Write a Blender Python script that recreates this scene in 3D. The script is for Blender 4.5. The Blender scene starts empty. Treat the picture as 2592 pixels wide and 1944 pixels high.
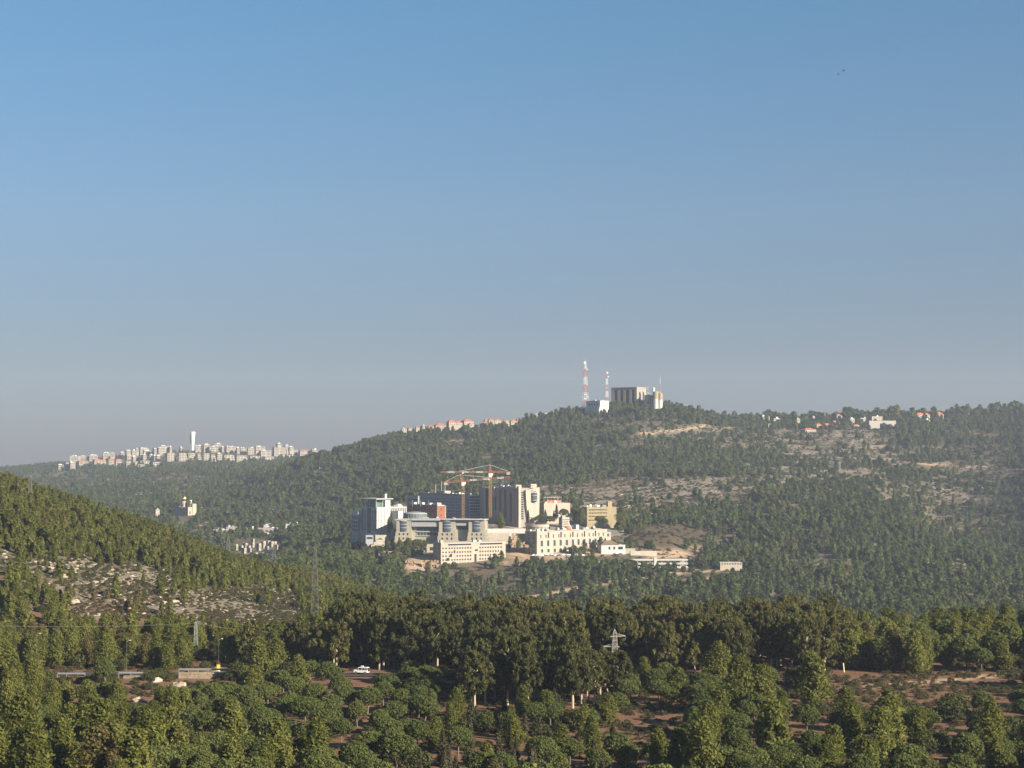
import bpy, math, random
import numpy as np
from mathutils import Vector

# ------------------------------------------------------------------ camera, world, sun, exposure
scene = bpy.context.scene
C = scene.collection
F = 4520.0                 # focal length in photo pixels (2592 wide)
VH = 1150.0                # photo row of the horizon
PITCH = math.atan((VH - 972.0) / F)
cam_d = bpy.data.cameras.new('camera'); cam = bpy.data.objects.new('camera', cam_d); C.objects.link(cam)
cam_d.sensor_width = 36.0; cam_d.lens = F / 2592.0 * 36.0
cam_d.clip_start = 1.0; cam_d.clip_end = 30000.0
cam.location = (0, 0, 0); cam.rotation_euler = (math.pi / 2 + PITCH, 0, 0)
scene.camera = cam

SUN_AZ = 53.0              # degrees to the right of straight behind the camera
SUN_EL = 21.5
sd = Vector((math.sin(math.radians(SUN_AZ)) * math.cos(math.radians(SUN_EL)),
             -math.cos(math.radians(SUN_AZ)) * math.cos(math.radians(SUN_EL)),
             math.sin(math.radians(SUN_EL))))
world = bpy.data.worlds.new('World'); scene.world = world; world.use_nodes = True
wt = world.node_tree
sky = wt.nodes.new('ShaderNodeTexSky'); sky.sky_type = 'NISHITA'; sky.sun_disc = False
sky.sun_elevation = math.radians(SUN_EL); sky.sun_rotation = math.radians(180.0 - SUN_AZ)
sky.altitude = 700; sky.air_density = 1.0; sky.dust_density = 0.6; sky.ozone_density = 3.4
bg = wt.nodes['Background']; bg.inputs['Strength'].default_value = 0.0505
# dusty air: the sky greys and dims evenly towards the horizon all the way round
tint = wt.nodes.new('ShaderNodeMix'); tint.data_type = 'RGBA'; tint.blend_type = 'MULTIPLY'; tint.inputs[0].default_value = 1.0
wtc = wt.nodes.new('ShaderNodeTexCoord'); wsep = wt.nodes.new('ShaderNodeSeparateXYZ'); wmr = wt.nodes.new('ShaderNodeMapRange'); wmr.inputs[1].default_value = 0.0; wmr.inputs[2].default_value = 0.26
wr = wt.nodes.new('ShaderNodeValToRGB'); we = wr.color_ramp.elements
we[0].position = .03; we[0].color = (0.321, 0.308, 0.365, 1); we[1].position = 1.0; we[1].color = (0.626, 0.859, 0.869, 1)
for wp, wc in ((.145, (0.375, 0.357, 0.403, 1)), (.30, (0.480, 0.472, 0.518, 1)), (.52, (0.625, 0.649, 0.669, 1)), (.75, (0.634, 0.758, 0.778, 1))):
    x = we.new(wp); x.color = wc
wt.links.new(wtc.outputs['Generated'], wsep.inputs[0]); wt.links.new(wsep.outputs['Z'], wmr.inputs[0]); wt.links.new(wmr.outputs[0], wr.inputs[0]); wt.links.new(wr.outputs[0], tint.inputs[7])
wt.links.new(sky.outputs[0], tint.inputs[6]); wt.links.new(tint.outputs[2], bg.inputs['Color'])
sun_d = bpy.data.lights.new('sun', 'SUN'); sun = bpy.data.objects.new('sun', sun_d); C.objects.link(sun)
sun_d.energy = 5.0; sun_d.angle = math.radians(0.53); sun_d.color = (1.0, 0.89, 0.73)
sun.rotation_euler = sd.to_track_quat('Z', 'Y').to_euler()
sun.location = (300, -300, 400)
vs = scene.view_settings
vs.view_transform = 'Standard'; vs.look = 'None'; vs.gamma = 1.0; vs.use_curve_mapping = False; vs.exposure = 1.38
cy = scene.cycles
cy.max_bounces = 6; cy.diffuse_bounces = 4; cy.glossy_bounces = 2; cy.transmission_bounces = 2; cy.volume_bounces = 0
cy.transparent_max_bounces = 4; cy.use_denoising = True
cy.caustics_reflective = False; cy.caustics_refractive = False
try:
    cy.denoiser = 'OPENIMAGEDENOISE'
except Exception:
    pass

# ------------------------------------------------------------------ photo <-> world
cp, sp_ = math.cos(PITCH), math.sin(PITCH)
def P(u, v, Y):
    xv, yv = (u - 1296.0) / F, (972.0 - v) / F
    yy = cp - yv * sp_
    return Vector((Y * xv / yy, Y, Y * (sp_ + yv * cp) / yy))
def project(X, Y, Z):
    yc = Y * cp + Z * sp_
    return 1296.0 + F * X / yc, 972.0 - F * (-Y * sp_ + Z * cp) / yc

# ------------------------------------------------------------------ materials
M = {}
def nodes_of(name):
    m = bpy.data.materials.new(name); m.use_nodes = True
    nt = m.node_tree; b = nt.nodes['Principled BSDF']
    return m, nt, b
def plain(name, col, rough=0.85, metal=0.0, var=0.16, scale=0.6, spec=0.3, detail=6.0):
    """base colour with weathering noise in world-ish object space and fine relief"""
    m, nt, b = nodes_of(name)
    tc = nt.nodes.new('ShaderNodeTexCoord'); n = nt.nodes.new('ShaderNodeTexNoise')
    n.inputs['Scale'].default_value = scale; n.inputs['Detail'].default_value = detail; n.inputs['Roughness'].default_value = 0.62
    oi = nt.nodes.new('ShaderNodeObjectInfo')
    mix = nt.nodes.new('ShaderNodeMix'); mix.data_type = 'RGBA'
    mix.inputs[6].default_value = (*[c * (1 - var) for c in col], 1); mix.inputs[7].default_value = (*[min(1, c * (1 + var)) for c in col], 1)
    nt.links.new(tc.outputs['Object'], n.inputs['Vector']); nt.links.new(n.outputs['Fac'], mix.inputs[0])
    nt.links.new(mix.outputs[2], b.inputs['Base Color'])
    b.inputs['Roughness'].default_value = rough; b.inputs['Metallic'].default_value = metal
    b.inputs['Specular IOR Level'].default_value = spec
    M[name] = m
    return m
def stone(name, col, course=0.6, var=0.2):
    """limestone cladding: stained, with faint courses"""
    m, nt, b = nodes_of(name)
    tc = nt.nodes.new('ShaderNodeTexCoord')
    n = nt.nodes.new('ShaderNodeTexNoise'); n.inputs['Scale'].default_value = 0.22; n.inputs['Detail'].default_value = 8; n.inputs['Roughness'].default_value = 0.7
    mp = nt.nodes.new('ShaderNodeMapping'); mp.inputs['Scale'].default_value = (1, 1, 0.35)
    br = nt.nodes.new('ShaderNodeTexBrick'); br.inputs['Scale'].default_value = 1.0; br.inputs['Brick Width'].default_value = 1.4; br.inputs['Row Height'].default_value = course
    br.inputs['Mortar Size'].default_value = 0.03
    br.inputs['Color1'].default_value = (*[c * (1 - var * .45) for c in col], 1); br.inputs['Color2'].default_value = (*[min(1, c * (1 + var * .45)) for c in col], 1); br.inputs['Mortar'].default_value = (*[c * .72 for c in col], 1)
    mp2 = nt.nodes.new('ShaderNodeMapping'); mp2.inputs['Rotation'].default_value = (math.pi / 2, 0, 0)
    mix = nt.nodes.new('ShaderNodeMix'); mix.data_type = 'RGBA'; mix.blend_type = 'MULTIPLY'; mix.inputs[0].default_value = 1.0
    rp = nt.nodes.new('ShaderNodeMapRange'); rp.inputs[1].default_value = 0.3; rp.inputs[2].default_value = 0.7; rp.inputs[3].default_value = 1 - var; rp.inputs[4].default_value = 1 + var * .4
    nt.links.new(tc.outputs['Object'], mp.inputs[0]); nt.links.new(mp.outputs[0], n.inputs['Vector'])
    nt.links.new(tc.outputs['Object'], mp2.inputs[0]); nt.links.new(mp2.outputs[0], br.inputs['Vector'])
    nt.links.new(n.outputs['Fac'], rp.inputs[0]); nt.links.new(br.outputs['Color'], mix.inputs[6]); nt.links.new(rp.outputs[0], mix.inputs[7])
    nt.links.new(mix.outputs[2], b.inputs['Base Color']); b.inputs['Roughness'].default_value = 0.9; b.inputs['Specular IOR Level'].default_value = 0.2
    M[name] = m
    return m
def foliage(name, c1, c2, c3=None, trans=0.48):
    m, nt, b = nodes_of(name)
    oi = nt.nodes.new('ShaderNodeObjectInfo'); geo = nt.nodes.new('ShaderNodeNewGeometry')
    ramp = nt.nodes.new('ShaderNodeValToRGB'); e = ramp.color_ramp.elements
    e[0].position = 0.2; e[0].color = (*c1, 1); e[1].position = 0.78; e[1].color = (*c2, 1)
    if c3:
        x = e.new(0.9); x.color = (*c3, 1)
    rp = nt.nodes.new('ShaderNodeMapRange'); rp.inputs[3].default_value = 0.62; rp.inputs[4].default_value = 1.35
    mix = nt.nodes.new('ShaderNodeMix'); mix.data_type = 'RGBA'; mix.blend_type = 'MULTIPLY'; mix.inputs[0].default_value = 1.0
    # stands of trees differ in tone: mix the tree's own chance with a slow noise over the ground
    sn = nt.nodes.new('ShaderNodeTexNoise'); sn.inputs['Scale'].default_value = .014; sn.inputs['Detail'].default_value = 3
    mr = nt.nodes.new('ShaderNodeMapRange'); mr.inputs[1].default_value = .32; mr.inputs[2].default_value = .68; av = nt.nodes.new('ShaderNodeMix'); av.inputs[0].default_value = .5
    nt.links.new(oi.outputs['Location'], sn.inputs['Vector']); nt.links.new(sn.outputs['Fac'], mr.inputs[0]); nt.links.new(mr.outputs[0], av.inputs[2]); nt.links.new(oi.outputs['Random'], av.inputs[3]); nt.links.new(av.outputs[0], ramp.inputs[0]); nt.links.new(geo.outputs['Random Per Island'], rp.inputs[0])
    nt.links.new(ramp.outputs[0], mix.inputs[6]); nt.links.new(rp.outputs[0], mix.inputs[7])
    b.inputs['Roughness'].default_value = 0.75; b.inputs['Specular IOR Level'].default_value = 0.15
    tr = nt.nodes.new('ShaderNodeBsdfTranslucent'); ms = nt.nodes.new('ShaderNodeMixShader'); ms.inputs[0].default_value = trans
    nt.links.new(mix.outputs[2], b.inputs['Base Color']); nt.links.new(mix.outputs[2], tr.inputs[0])
    nt.links.new(b.outputs[0], ms.inputs[1]); nt.links.new(tr.outputs[0], ms.inputs[2])
    nt.links.new(ms.outputs[0], nt.nodes['Material Output'].inputs['Surface'])
    M[name] = m
    return m
foliage('aleppo', (0.112, 0.124, 0.026), (0.165, 0.170, 0.040), (0.15, 0.12, 0.05))
foliage('stonepine', (0.104, 0.128, 0.036), (0.150, 0.170, 0.050))
foliage('euc', (0.084, 0.088, 0.030), (0.145, 0.138, 0.044), (0.145, 0.115, 0.050))
foliage('cypress', (0.080, 0.074, 0.040), (0.115, 0.102, 0.056))
foliage('oak', (0.058, 0.070, 0.024), (0.100, 0.108, 0.036))
foliage('farpine', (0.074, 0.104, 0.030), (0.128, 0.155, 0.045), (0.13, 0.12, 0.052))
foliage('maquis', (0.068, 0.073, 0.031), (0.121, 0.097, 0.048), (0.143, 0.110, 0.055))
plain('bark', (0.12, 0.095, 0.07), 0.95, var=0.3, scale=3)
plain('bark_pale', (0.36, 0.30, 0.23), 0.9, var=0.35, scale=1.2)

# ------------------------------------------------------------------ ground shape
KY = [430, 520, 600, 700, 850, 1000, 1180, 1300, 1420, 1490, 1560, 1700, 1850, 2000, 2200, 2400, 2600, 2800, 3200, 3600, 4000, 4600, 6200]
FARR = [1110, 1130, 1140, 1150, 1160]
TAB = {
 -700: [1690, 1600, 1480, 1300, 1190, 1200, 1260, 1290, 1310, 1315, 1320, 1320, 1310, 1300, 1290, 1280, 1265, 1250, 1215, 1195, 1180, 1190, 1185],
 0:    [1695, 1600, 1478, 1325, 1222, 1240, 1300, 1340, 1360, 1365, 1370, 1370, 1350, 1330, 1305, 1285, 1265, 1250, 1222, 1200, 1192, 1192, 1185],
 200:  [1700, 1607, 1510, 1395, 1290, 1305, 1350, 1375, 1390, 1390, 1390, 1380, 1360, 1340, 1310, 1285, 1262, 1245, 1215, 1187, 1170, 1180, 1180],
 400:  [1702, 1607, 1535, 1445, 1350, 1375, 1400, 1415, 1420, 1418, 1415, 1395, 1370, 1340, 1308, 1280, 1255, 1235, 1200, 1172, 1142, 1160, 1170],
 600:  [1703, 1607, 1560, 1505, 1437, 1450, 1450, 1440, 1428, 1420, 1412, 1395, 1365, 1330, 1290, 1262, 1238, 1218, 1190, 1168, 1138, 1155, 1165],
 800:  [1703, 1607, 1568, 1545, 1505, 1475, 1455, 1440, 1425, 1415, 1405, 1378, 1345, 1305, 1255, 1205, 1155, 1165, 1185, 1180, 1160, 1165, 1170],
 1000: [1703, 1605, 1580, 1565, 1550, 1545, 1520, 1478, 1428, 1377, 1340, 1305, 1275, 1242, 1195, 1145, 1098, 1110, 1140, 1150, 1155, 1160, 1165],
 1200: [1703, 1612, 1628, 1640, 1645, 1620, 1560, 1502, 1442, 1378, 1320, 1296, 1272, 1240, 1190, 1135, 1083, 1100, 1130, 1150, 1160, 1160, 1165],
 1400: [1703, 1620, 1640, 1660, 1660, 1630, 1560, 1492, 1425, 1385, 1328, 1297, 1267, 1230, 1175, 1112, 1046, 1070] + FARR,
 1600: [1703, 1620, 1640, 1660, 1660, 1630, 1560, 1488, 1430, 1392, 1342, 1302, 1265, 1222, 1160, 1090, 1020, 1045] + FARR,
 1300: [1703, 1616, 1634, 1650, 1652, 1625, 1560, 1497, 1433, 1381, 1324, 1296, 1269, 1235, 1182, 1128, 1068, 1090] + FARR,
 1500: [1703, 1620, 1640, 1660, 1660, 1630, 1560, 1490, 1428, 1388, 1335, 1300, 1266, 1225, 1166, 1100, 1030, 1050] + FARR,
 1700: [1703, 1620, 1640, 1660, 1660, 1630, 1560, 1490, 1436, 1404, 1364, 1312, 1256, 1224, 1166, 1098, 1022, 1045] + FARR,
 1880: [1703, 1620, 1640, 1660, 1660, 1630, 1561, 1496, 1445, 1417, 1386, 1320, 1246, 1228, 1182, 1126, 1080, 1078] + FARR,
 1800: [1703, 1620, 1640, 1660, 1660, 1630, 1560, 1492, 1442, 1415, 1385, 1322, 1248, 1225, 1175, 1108, 1052, 1066] + FARR,
 2000: [1703, 1620, 1640, 1660, 1660, 1630, 1562, 1502, 1450, 1420, 1388, 1315, 1243, 1230, 1190, 1138, 1090, 1070] + FARR,
 2200: [1702, 1618, 1640, 1660, 1660, 1630, 1562, 1502, 1452, 1422, 1390, 1322, 1262, 1252, 1202, 1142, 1085, 1062] + FARR,
 2400: [1700, 1612, 1635, 1655, 1660, 1630, 1562, 1502, 1455, 1430, 1407, 1385, 1378, 1318, 1236, 1162, 1090, 1056] + FARR,
 2592: [1696, 1605, 1625, 1650, 1660, 1630, 1562, 1505, 1465, 1450, 1435, 1425, 1372, 1290, 1210, 1142, 1078, 1044] + FARR,
 3300: [1660, 1560, 1570, 1600, 1620, 1600, 1520, 1430, 1335, 1275, 1215, 1115, 1030, 960, 905, 870, 855, 860, 900, 950, 1020, 1080, 1150],  # added hill out of view at right, raised to shade the valley edge
}
NEAR_Y = [5, 60, 150, 300]; NEAR_Z = [-7, -17, -37, -52.7]
US = np.arange(-900, 3701, 10.0)
LY = np.linspace(math.log(5), math.log(6200), 700)
def _terrain():
    cols = sorted(TAB); prof = []
    kl = np.log(np.array(NEAR_Y + KY))
    for c in cols:
        z = NEAR_Z + [(VH - v) * y / F for v, y in zip(TAB[c], KY)]
        prof.append(np.interp(LY, kl, z))
    prof = np.array(prof)
    g = np.array([np.interp(US, cols, prof[:, j]) for j in range(len(LY))]).T
    k = np.exp(-0.5 * (np.arange(-16, 17) / 3.6) ** 2); k /= k.sum()
    pad = np.pad(g, ((16, 16), (0, 0)), mode='edge')
    g = np.array([np.convolve(pad[:, j], k, 'valid') for j in range(len(LY))]).T
    k = np.exp(-0.5 * (np.arange(-9, 10) / 3.2) ** 2); k /= k.sum()
    pad = np.pad(g, ((0, 0), (9, 9)), mode='edge')
    return np.array([np.convolve(pad[i], k, 'valid') for i in range(len(US))])
ZG = _terrain()
rng = np.random.default_rng(7)
_NT = rng.random((256, 256))
def vnoise(x, y):
    xi = np.floor(x).astype(int); yi = np.floor(y).astype(int); fx = x - xi; fy = y - yi
    fx = fx * fx * (3 - 2 * fx); fy = fy * fy * (3 - 2 * fy)
    a = _NT[xi & 255, yi & 255]; b = _NT[(xi + 1) & 255, yi & 255]; c = _NT[xi & 255, (yi + 1) & 255]; d = _NT[(xi + 1) & 255, (yi + 1) & 255]
    return (a * (1 - fx) + b * fx) * (1 - fy) + (c * (1 - fx) + d * fx) * fy
def fbm(x, y, o=4):
    s = 0.0; a = 0.5; t = 0.0
    for i in range(o):
        s = s + a * vnoise(x * 2 ** i + 17.3 * i, y * 2 ** i + 5.1 * i); t += a; a *= 0.5
    return s / t
def smooth(e0, e1, x):
    t = np.clip((x - e0) / (e1 - e0), 0, 1); return t * t * (3 - 2 * t)
PADS = []      # (x, y, radius, z): levelled building ground, filled before the ground mesh is made
def height(X, Y):
    X = np.asarray(X, float); Y = np.asarray(Y, float)
    Yc = np.clip(Y, 5, 6200); u = 1296.0 + F * X / np.maximum(Yc, 60)
    iu = np.clip((u - US[0]) / 10.0, 0, len(US) - 1.001); iy = np.clip((np.log(Yc) - LY[0]) / (LY[1] - LY[0]), 0, len(LY) - 1.001)
    a = iu.astype(int); b = iy.astype(int); fa = iu - a; fb = iy - b
    z = (ZG[a, b] * (1 - fa) + ZG[a + 1, b] * fa) * (1 - fb) + (ZG[a, b + 1] * (1 - fa) + ZG[a + 1, b + 1] * fa) * fb
    amp = 0.25 + 2.6 * smooth(560, 1500, Y)
    quiet = smooth(0, 1, (np.abs(X - 30) - 150) / 60.0) + smooth(0, 1, np.abs(Y - 1500) / 90.0 - 0.6)
    amp = np.where((Y > 1380) & (Y < 1640), amp * np.clip(quiet, 0.1, 1), amp)
    z = z + amp * (fbm(X / 55.0, Y / 55.0) - 0.5) * 2
    mx, my = (1688 - 1296.0) / F * 1540, 1540.0          # heap of tipped soil right of the hospital
    z = z + 9.0 * np.maximum(0, 1 - np.hypot((X - mx) / 36.0, (Y - my) / 42.0)) ** 1.3
    return z
def hz(x, y):
    return float(height(np.array([x]), np.array([y]))[0])
def ground_at(u, v, y0=250, y1=5000):
    """first ground point met by the photo ray through (u, v)"""
    Ys = np.exp(np.linspace(math.log(y0), math.log(y1), 1500))
    d = P(u, v, 1.0)
    diff = d.z * Ys - height(d.x * Ys, Ys)
    i = np.argmax(diff < 0)
    if diff[i] >= 0: i = len(Ys) - 1
    y = float(Ys[i]); return Vector((d.x * y, y, hz(d.x * y, y)))

def ell(u, v, lst):
    r = np.zeros_like(u)
    for (cu, cv, ru, rv, k) in lst:
        d = np.sqrt(((u - cu) / ru) ** 2 + ((v - cv) / rv) ** 2)
        r = np.maximum(r, k * (1 - smooth(0.72, 1.12, d)))
    return r
# thin or bare ground (in photo rows of the ground): strength 1 = no trees
BARE_L = [(180, 1440, 115, 34, .93), (320, 1475, 190, 46, .95), (200, 1500, 110, 26, .8), (300, 1545, 170, 34, .88), (480, 1545, 170, 52, .92), (650, 1545, 180, 66, .96), (760, 1560, 100, 56, .95), (10, 1425, 45, 34, .9), (100, 1470, 60, 26, .6)]
BARE_H = [(1195, 1456, 95, 22, .9), (1440, 1424, 100, 18, .75), (1690, 1392, 110, 20, .85), (1670, 1448, 90, 12, .6), (1075, 1450, 60, 16, .8), (1140, 1350, 270, 48, 1), (1420, 1355, 190, 48, 1), (1030, 1310, 160, 40, 1), (1300, 1285, 140, 30, 1), (1180, 1405, 110, 36, 1), (1330, 1410, 120, 20, 1), (1690, 1362, 105, 36, 1), (1065, 1428, 50, 26, 1), (1600, 1405, 90, 14, .8), (1520, 1318, 70, 14, .9),
          (660, 1408, 50, 12, 1), (650, 1385, 80, 24, 1), (650, 1415, 75, 20, 1), (640, 1345, 120, 10, .7), (470, 1312, 38, 18, 1), (1420, 1430, 60, 10, .7), (1640, 1428, 110, 9, 1)]
BARE_F = [(1560, 1262, 220, 46, .9), (1500, 1296, 130, 22, .8), (1660, 1276, 130, 22, .88), (1790, 1258, 110, 20, .88), (1910, 1243, 80, 16, .8), (1480, 1255, 210, 34, .86), (1700, 1235, 240, 30, .9), (1900, 1222, 190, 20, .8), (1560, 1300, 140, 22, .6), (2110, 1112, 190, 42, .88), (2150, 1150, 160, 34, .75), (2060, 1205, 190, 26, .7), (2350, 1250, 170, 36, .7), (2420, 1305, 110, 50, .55),
          (1770, 1090, 150, 12, .9), (1900, 1110, 120, 25, .5), (1150, 1118, 60, 14, .75), (1220, 1135, 120, 12, .4), (1260, 1075, 60, 10, .8), (350, 1232, 150, 30, .72), (450, 1215, 90, 18, .8), (160, 1215, 130, 24, .6), (560, 1238, 120, 24, .6), (600, 1285, 130, 20, .5),
          (800, 1300, 90, 16, .5), (2450, 1180, 140, 12, .8), (1600, 1070, 110, 9, .5), (2480, 1100, 90, 10, .3), (1850, 1290, 40, 8, .4)]
TOWN = [(430, 1150, 300, 26, 1), (650, 1148, 130, 20, .9), (250, 1168, 130, 16, .9), (1130, 1078, 110, 12, .8)]
BARE_FG = [(2330, 1745, 240, 40, .9), (2300, 1800, 200, 40, .55), (760, 1800, 110, 30, .7), (1640, 1880, 90, 50, .7), (2120, 1720, 120, 18, .7), (1400, 1850, 230, 40, .35), (1150, 1880, 200, 60, .35), (560, 1705, 120, 22, .75), (420, 1718, 60, 16, .6)]

# ------------------------------------------------------------------ mesh building
class MB:
    def __init__(s): s.v = []; s.f = []
    def quad(s, a, b, c, d):
        n = len(s.v); s.v += [tuple(a), tuple(b), tuple(c), tuple(d)]; s.f.append((n, n + 1, n + 2, n + 3)); return s
    def box(s, x0, x1, y0, y1, z0, z1, tx=0, ty=0):
        n = len(s.v)
        s.v += [(x0, y0, z0), (x1, y0, z0), (x1, y1, z0), (x0, y1, z0), (x0 + tx, y0 + ty, z1), (x1 - tx, y0 + ty, z1), (x1 - tx, y1 - ty, z1), (x0 + tx, y1 - ty, z1)]
        s.f += [tuple(n + i for i in q) for q in ((3, 2, 1, 0), (4, 5, 6, 7), (0, 1, 5, 4), (1, 2, 6, 5), (2, 3, 7, 6), (3, 0, 4, 7))]
        return s
    def prism(s, pts, z0, z1, pts2=None):
        n = len(s.v); k = len(pts); p2 = pts2 or pts
        s.v += [(x, y, z0) for x, y in pts] + [(x, y, z1) for x, y in p2]
        s.f += [tuple(n + (k - 1 - i) for i in range(k)), tuple(n + k + i for i in range(k))]
        s.f += [(n + i, n + (i + 1) % k, n + k + (i + 1) % k, n + k + i) for i in range(k)]
        return s
    def bar(s, p, q, r, r2=None, k=4):
        p = Vector(p); q = Vector(q); d = (q - p)
        if d.length < 1e-6: return s
        d.normalize(); a = d.orthogonal().normalized() if abs(d.z) > .98 else d.cross(Vector((0, 0, 1))).normalized(); b = d.cross(a)
        r2 = r if r2 is None else r2; n = len(s.v)
        for c, rr in ((p, r), (q, r2)):
            for i in range(k):
                t = 2 * math.pi * (i + .5) / k
                s.v.append(tuple(c + (a * math.cos(t) + b * math.sin(t)) * rr))
        s.f += [(n + i, n + (i + 1) % k, n + k + (i + 1) % k, n + k + i) for i in range(k)]
        s.f += [tuple(n + k - 1 - i for i in range(k)), tuple(n + k + i for i in range(k))]
        return s
    def lathe(s, prof, k=20, cx=0, cy=0, a0=0.0, a1=2 * math.pi):
        n = len(s.v); full = abs(a1 - a0 - 2 * math.pi) < 1e-6; m = k if full else k + 1
        for r, z in prof:
            for i in range(m):
                t = a0 + (a1 - a0) * i / k
                s.v.append((cx + r * math.cos(t), cy + r * math.sin(t), z))
        for j in range(len(prof) - 1):
            for i in range(k):
                i2 = (i + 1) % m
                s.f.append((n + j * m + i, n + j * m + i2, n + (j + 1) * m + i2, n + (j + 1) * m + i))
        return s
    def tube(s, pts, radii, k=6):
        for i in range(len(pts) - 1): s.bar(pts[i], pts[i + 1], radii[i], radii[i + 1], k)
        return s
    def mesh(s, name):
        me = bpy.data.meshes.new(name); me.from_pydata(s.v, [], s.f); me.update(); return me
    def build(s, name, mat, parent=None, loc=None, smooth=False):
        me = s.mesh(name); me.materials.append(M[mat])
        if smooth: me.polygons.foreach_set('use_smooth', [True] * len(me.polygons))
        return link(name, me, parent, loc)
def link(name, me, parent=None, loc=None, rz=0.0):
    o = bpy.data.objects.new(name, me); C.objects.link(o)
    if parent is not None: o.parent = parent
    if loc is not None: o.location = loc
    if rz: o.rotation_euler = (0, 0, rz)
    return o
def tag(o, label, cat=None, group=None, kind=None):
    o['label'] = label
    if cat: o['category'] = cat
    if group: o['group'] = group
    if kind: o['kind'] = kind
    return o
def thing(name, label, cat, loc, rz=0.0, group=None):
    o = bpy.data.objects.new(name, None); C.objects.link(o); o.empty_display_size = 2
    o.location = loc; o.rotation_euler = (0, 0, rz)
    return tag(o, label, cat, group)

# ------------------------------------------------------------------ ground sheet
def polydist(u, v, pl, vs=1.0):
    d = np.full_like(u, 1e9)
    for (a, b), (c, e) in zip(pl[:-1], pl[1:]):
        dx, dy = c - a, (e - b) * vs; L = dx * dx + dy * dy + 1e-9
        t = np.clip(((u - a) * dx + (v - b) * vs * dy) / L, 0, 1)
        d = np.minimum(d, np.hypot(u - a - t * dx, (v - b) * vs - t * dy))
    return d
# dirt tracks and cut banks: (photo polyline of the ground, half width in photo rows)
TRACKS = [([(1270, 1526), (1330, 1514), (1400, 1502), (1480, 1484), (1560, 1471), (1640, 1463)], 5.0), ([(1130, 1532), (1270, 1527), (1400, 1524), (1500, 1524)], 3.0), ([(828, 1520), (842, 1545), (856, 1575), (866, 1600)], 7.0),
          ([(236, 1236), (286, 1207)], 2.2), ([(482, 1340), (538, 1316)], 2.0), ([(1625, 1098), (1690, 1092), (1745, 1085), (1790, 1077)], 3.2), ([(2190, 1738), (2350, 1726), (2540, 1708)], 5.0),
          ([(1700, 1452), (1860, 1442)], 2.2), ([(2340, 1424), (2450, 1428)], 2.0), ([(1720, 1468), (1840, 1460)], 2.0), ([(2330, 1174), (2400, 1180), (2592, 1188)], 2.4), ([(1300, 1405), (1480, 1402), (1640, 1398), (1740, 1400)], 4.0), ([(1640, 1412), (1760, 1405)], 4.0)]
LEDGES = [([(1360 + 22 * q, 1252 + 9 * q), (1480 + 20 * q, 1243 + 8.6 * q), (1640 + 14 * q, 1226 + 7 * q), (1800, 1214 + 4 * q)], 1.8) for q in range(7)] + [([(1980, 1150 + 11 * q), (2120, 1146 + 12 * q), (2280, 1152 + 12 * q)], 1.6) for q in range(6)] + [([(330, 1205 + 12 * q), (430, 1200 + 12 * q), (520, 1206 + 12 * q)], 1.5) for q in range(5)] + [([(1390, 1290), (1560, 1272), (1740, 1252), (1860, 1238), (1960, 1228)], 5.0), ([(1380, 1308), (1480, 1296), (1600, 1282)], 3.0), ([(1980, 1222), (2050, 1228), (2110, 1222), (2160, 1218)], 5.0), ([(2360, 1234), (2400, 1240), (2440, 1256), (2470, 1290), (2440, 1300)], 4.0), ([(2110, 1100), (2180, 1108), (2160, 1122)], 7.0), ([(2130, 1135), (2260, 1130)], 5.0)]
def ground_masks(X, Y, Z):
    u, v = project(X, np.maximum(Y, 60), Z)
    n1 = fbm(X / 9.0, Y / 26.0, 4); n2 = fbm(X / 30 + 9, Y / 40 + 3, 4)
    red = (1 - smooth(520, 640, Y)) * 0.95 + 0.16 * smooth(520, 640, Y) * smooth(.45, .6, n2)
    rock = np.zeros_like(u)
    nearl = (Y > 470) & (Y < 1000) & (u < 900)
    rock = np.where(nearl, ell(u, v, BARE_L) * smooth(.54, .68, n1) * .8, rock)
    far = Y > 1100
    ledge = np.zeros_like(u)
    for pl, w in LEDGES: ledge = np.maximum(ledge, 1 - smooth(w * .5, w * 1.3, polydist(u, v, pl)))
    rock = np.where(far, np.maximum(ell(u, v, BARE_F) * smooth(.50, .66, n1) * .5, ledge * smooth(.35, .5, n1)), rock)
    ter = smooth(.86, .97, np.sin((Z + 7 * n2) * 2 * math.pi / 10.0)) * smooth(.42, .58, fbm(X / 70 + 3, Y / 90, 3))
    rock = np.where(far & (Y < 2900), np.maximum(rock, ter * .55 * smooth(.4, .55, n1)), rock)
    rock = np.where(far & (rock < .1), smooth(.64, .78, n1) * .35, rock)
    path = np.zeros_like(u)
    for pl, w in TRACKS: path = np.maximum(path, 1 - smooth(w * .6, w * 1.2, polydist(u, v, pl)))
    cut = ell(u, v, [(1062, 1428, 45, 22, 1), (1330, 1395, 60, 28, .95), (1290, 1350, 60, 22, .95), (1400, 1408, 90, 9, .8), (1330, 1425, 70, 12, .8), (1700, 1385, 60, 8, .6), (1800, 1390, 60, 10, .4), (560, 1695, 28, 10, .8), (1480, 1400, 80, 12, .6)])
    path = np.maximum(path, np.where((Y > 1300) & (Y < 1640) | (Y < 470), cut * (.55 + .45 * smooth(.4, .55, n1)), 0))
    mound = ell(u, v, [(1690, 1352, 100, 40, 1)]) * ((Y > 1450) & (Y < 1680))
    paved = ell(u, v, [(1140, 1345, 270, 40, 1), (1430, 1345, 160, 24, 1), (660, 1408, 50, 11, 1), (1230, 1310, 200, 22, 1), (1030, 1318, 150, 32, 1)]) * ((Y > 1440) & (Y < 1760))
    return red, rock, np.maximum(path, 0), np.where(mound > .02, .5 * mound, 0) + np.where(paved > .3, 1.0, 0) * (path < .3)
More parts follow.
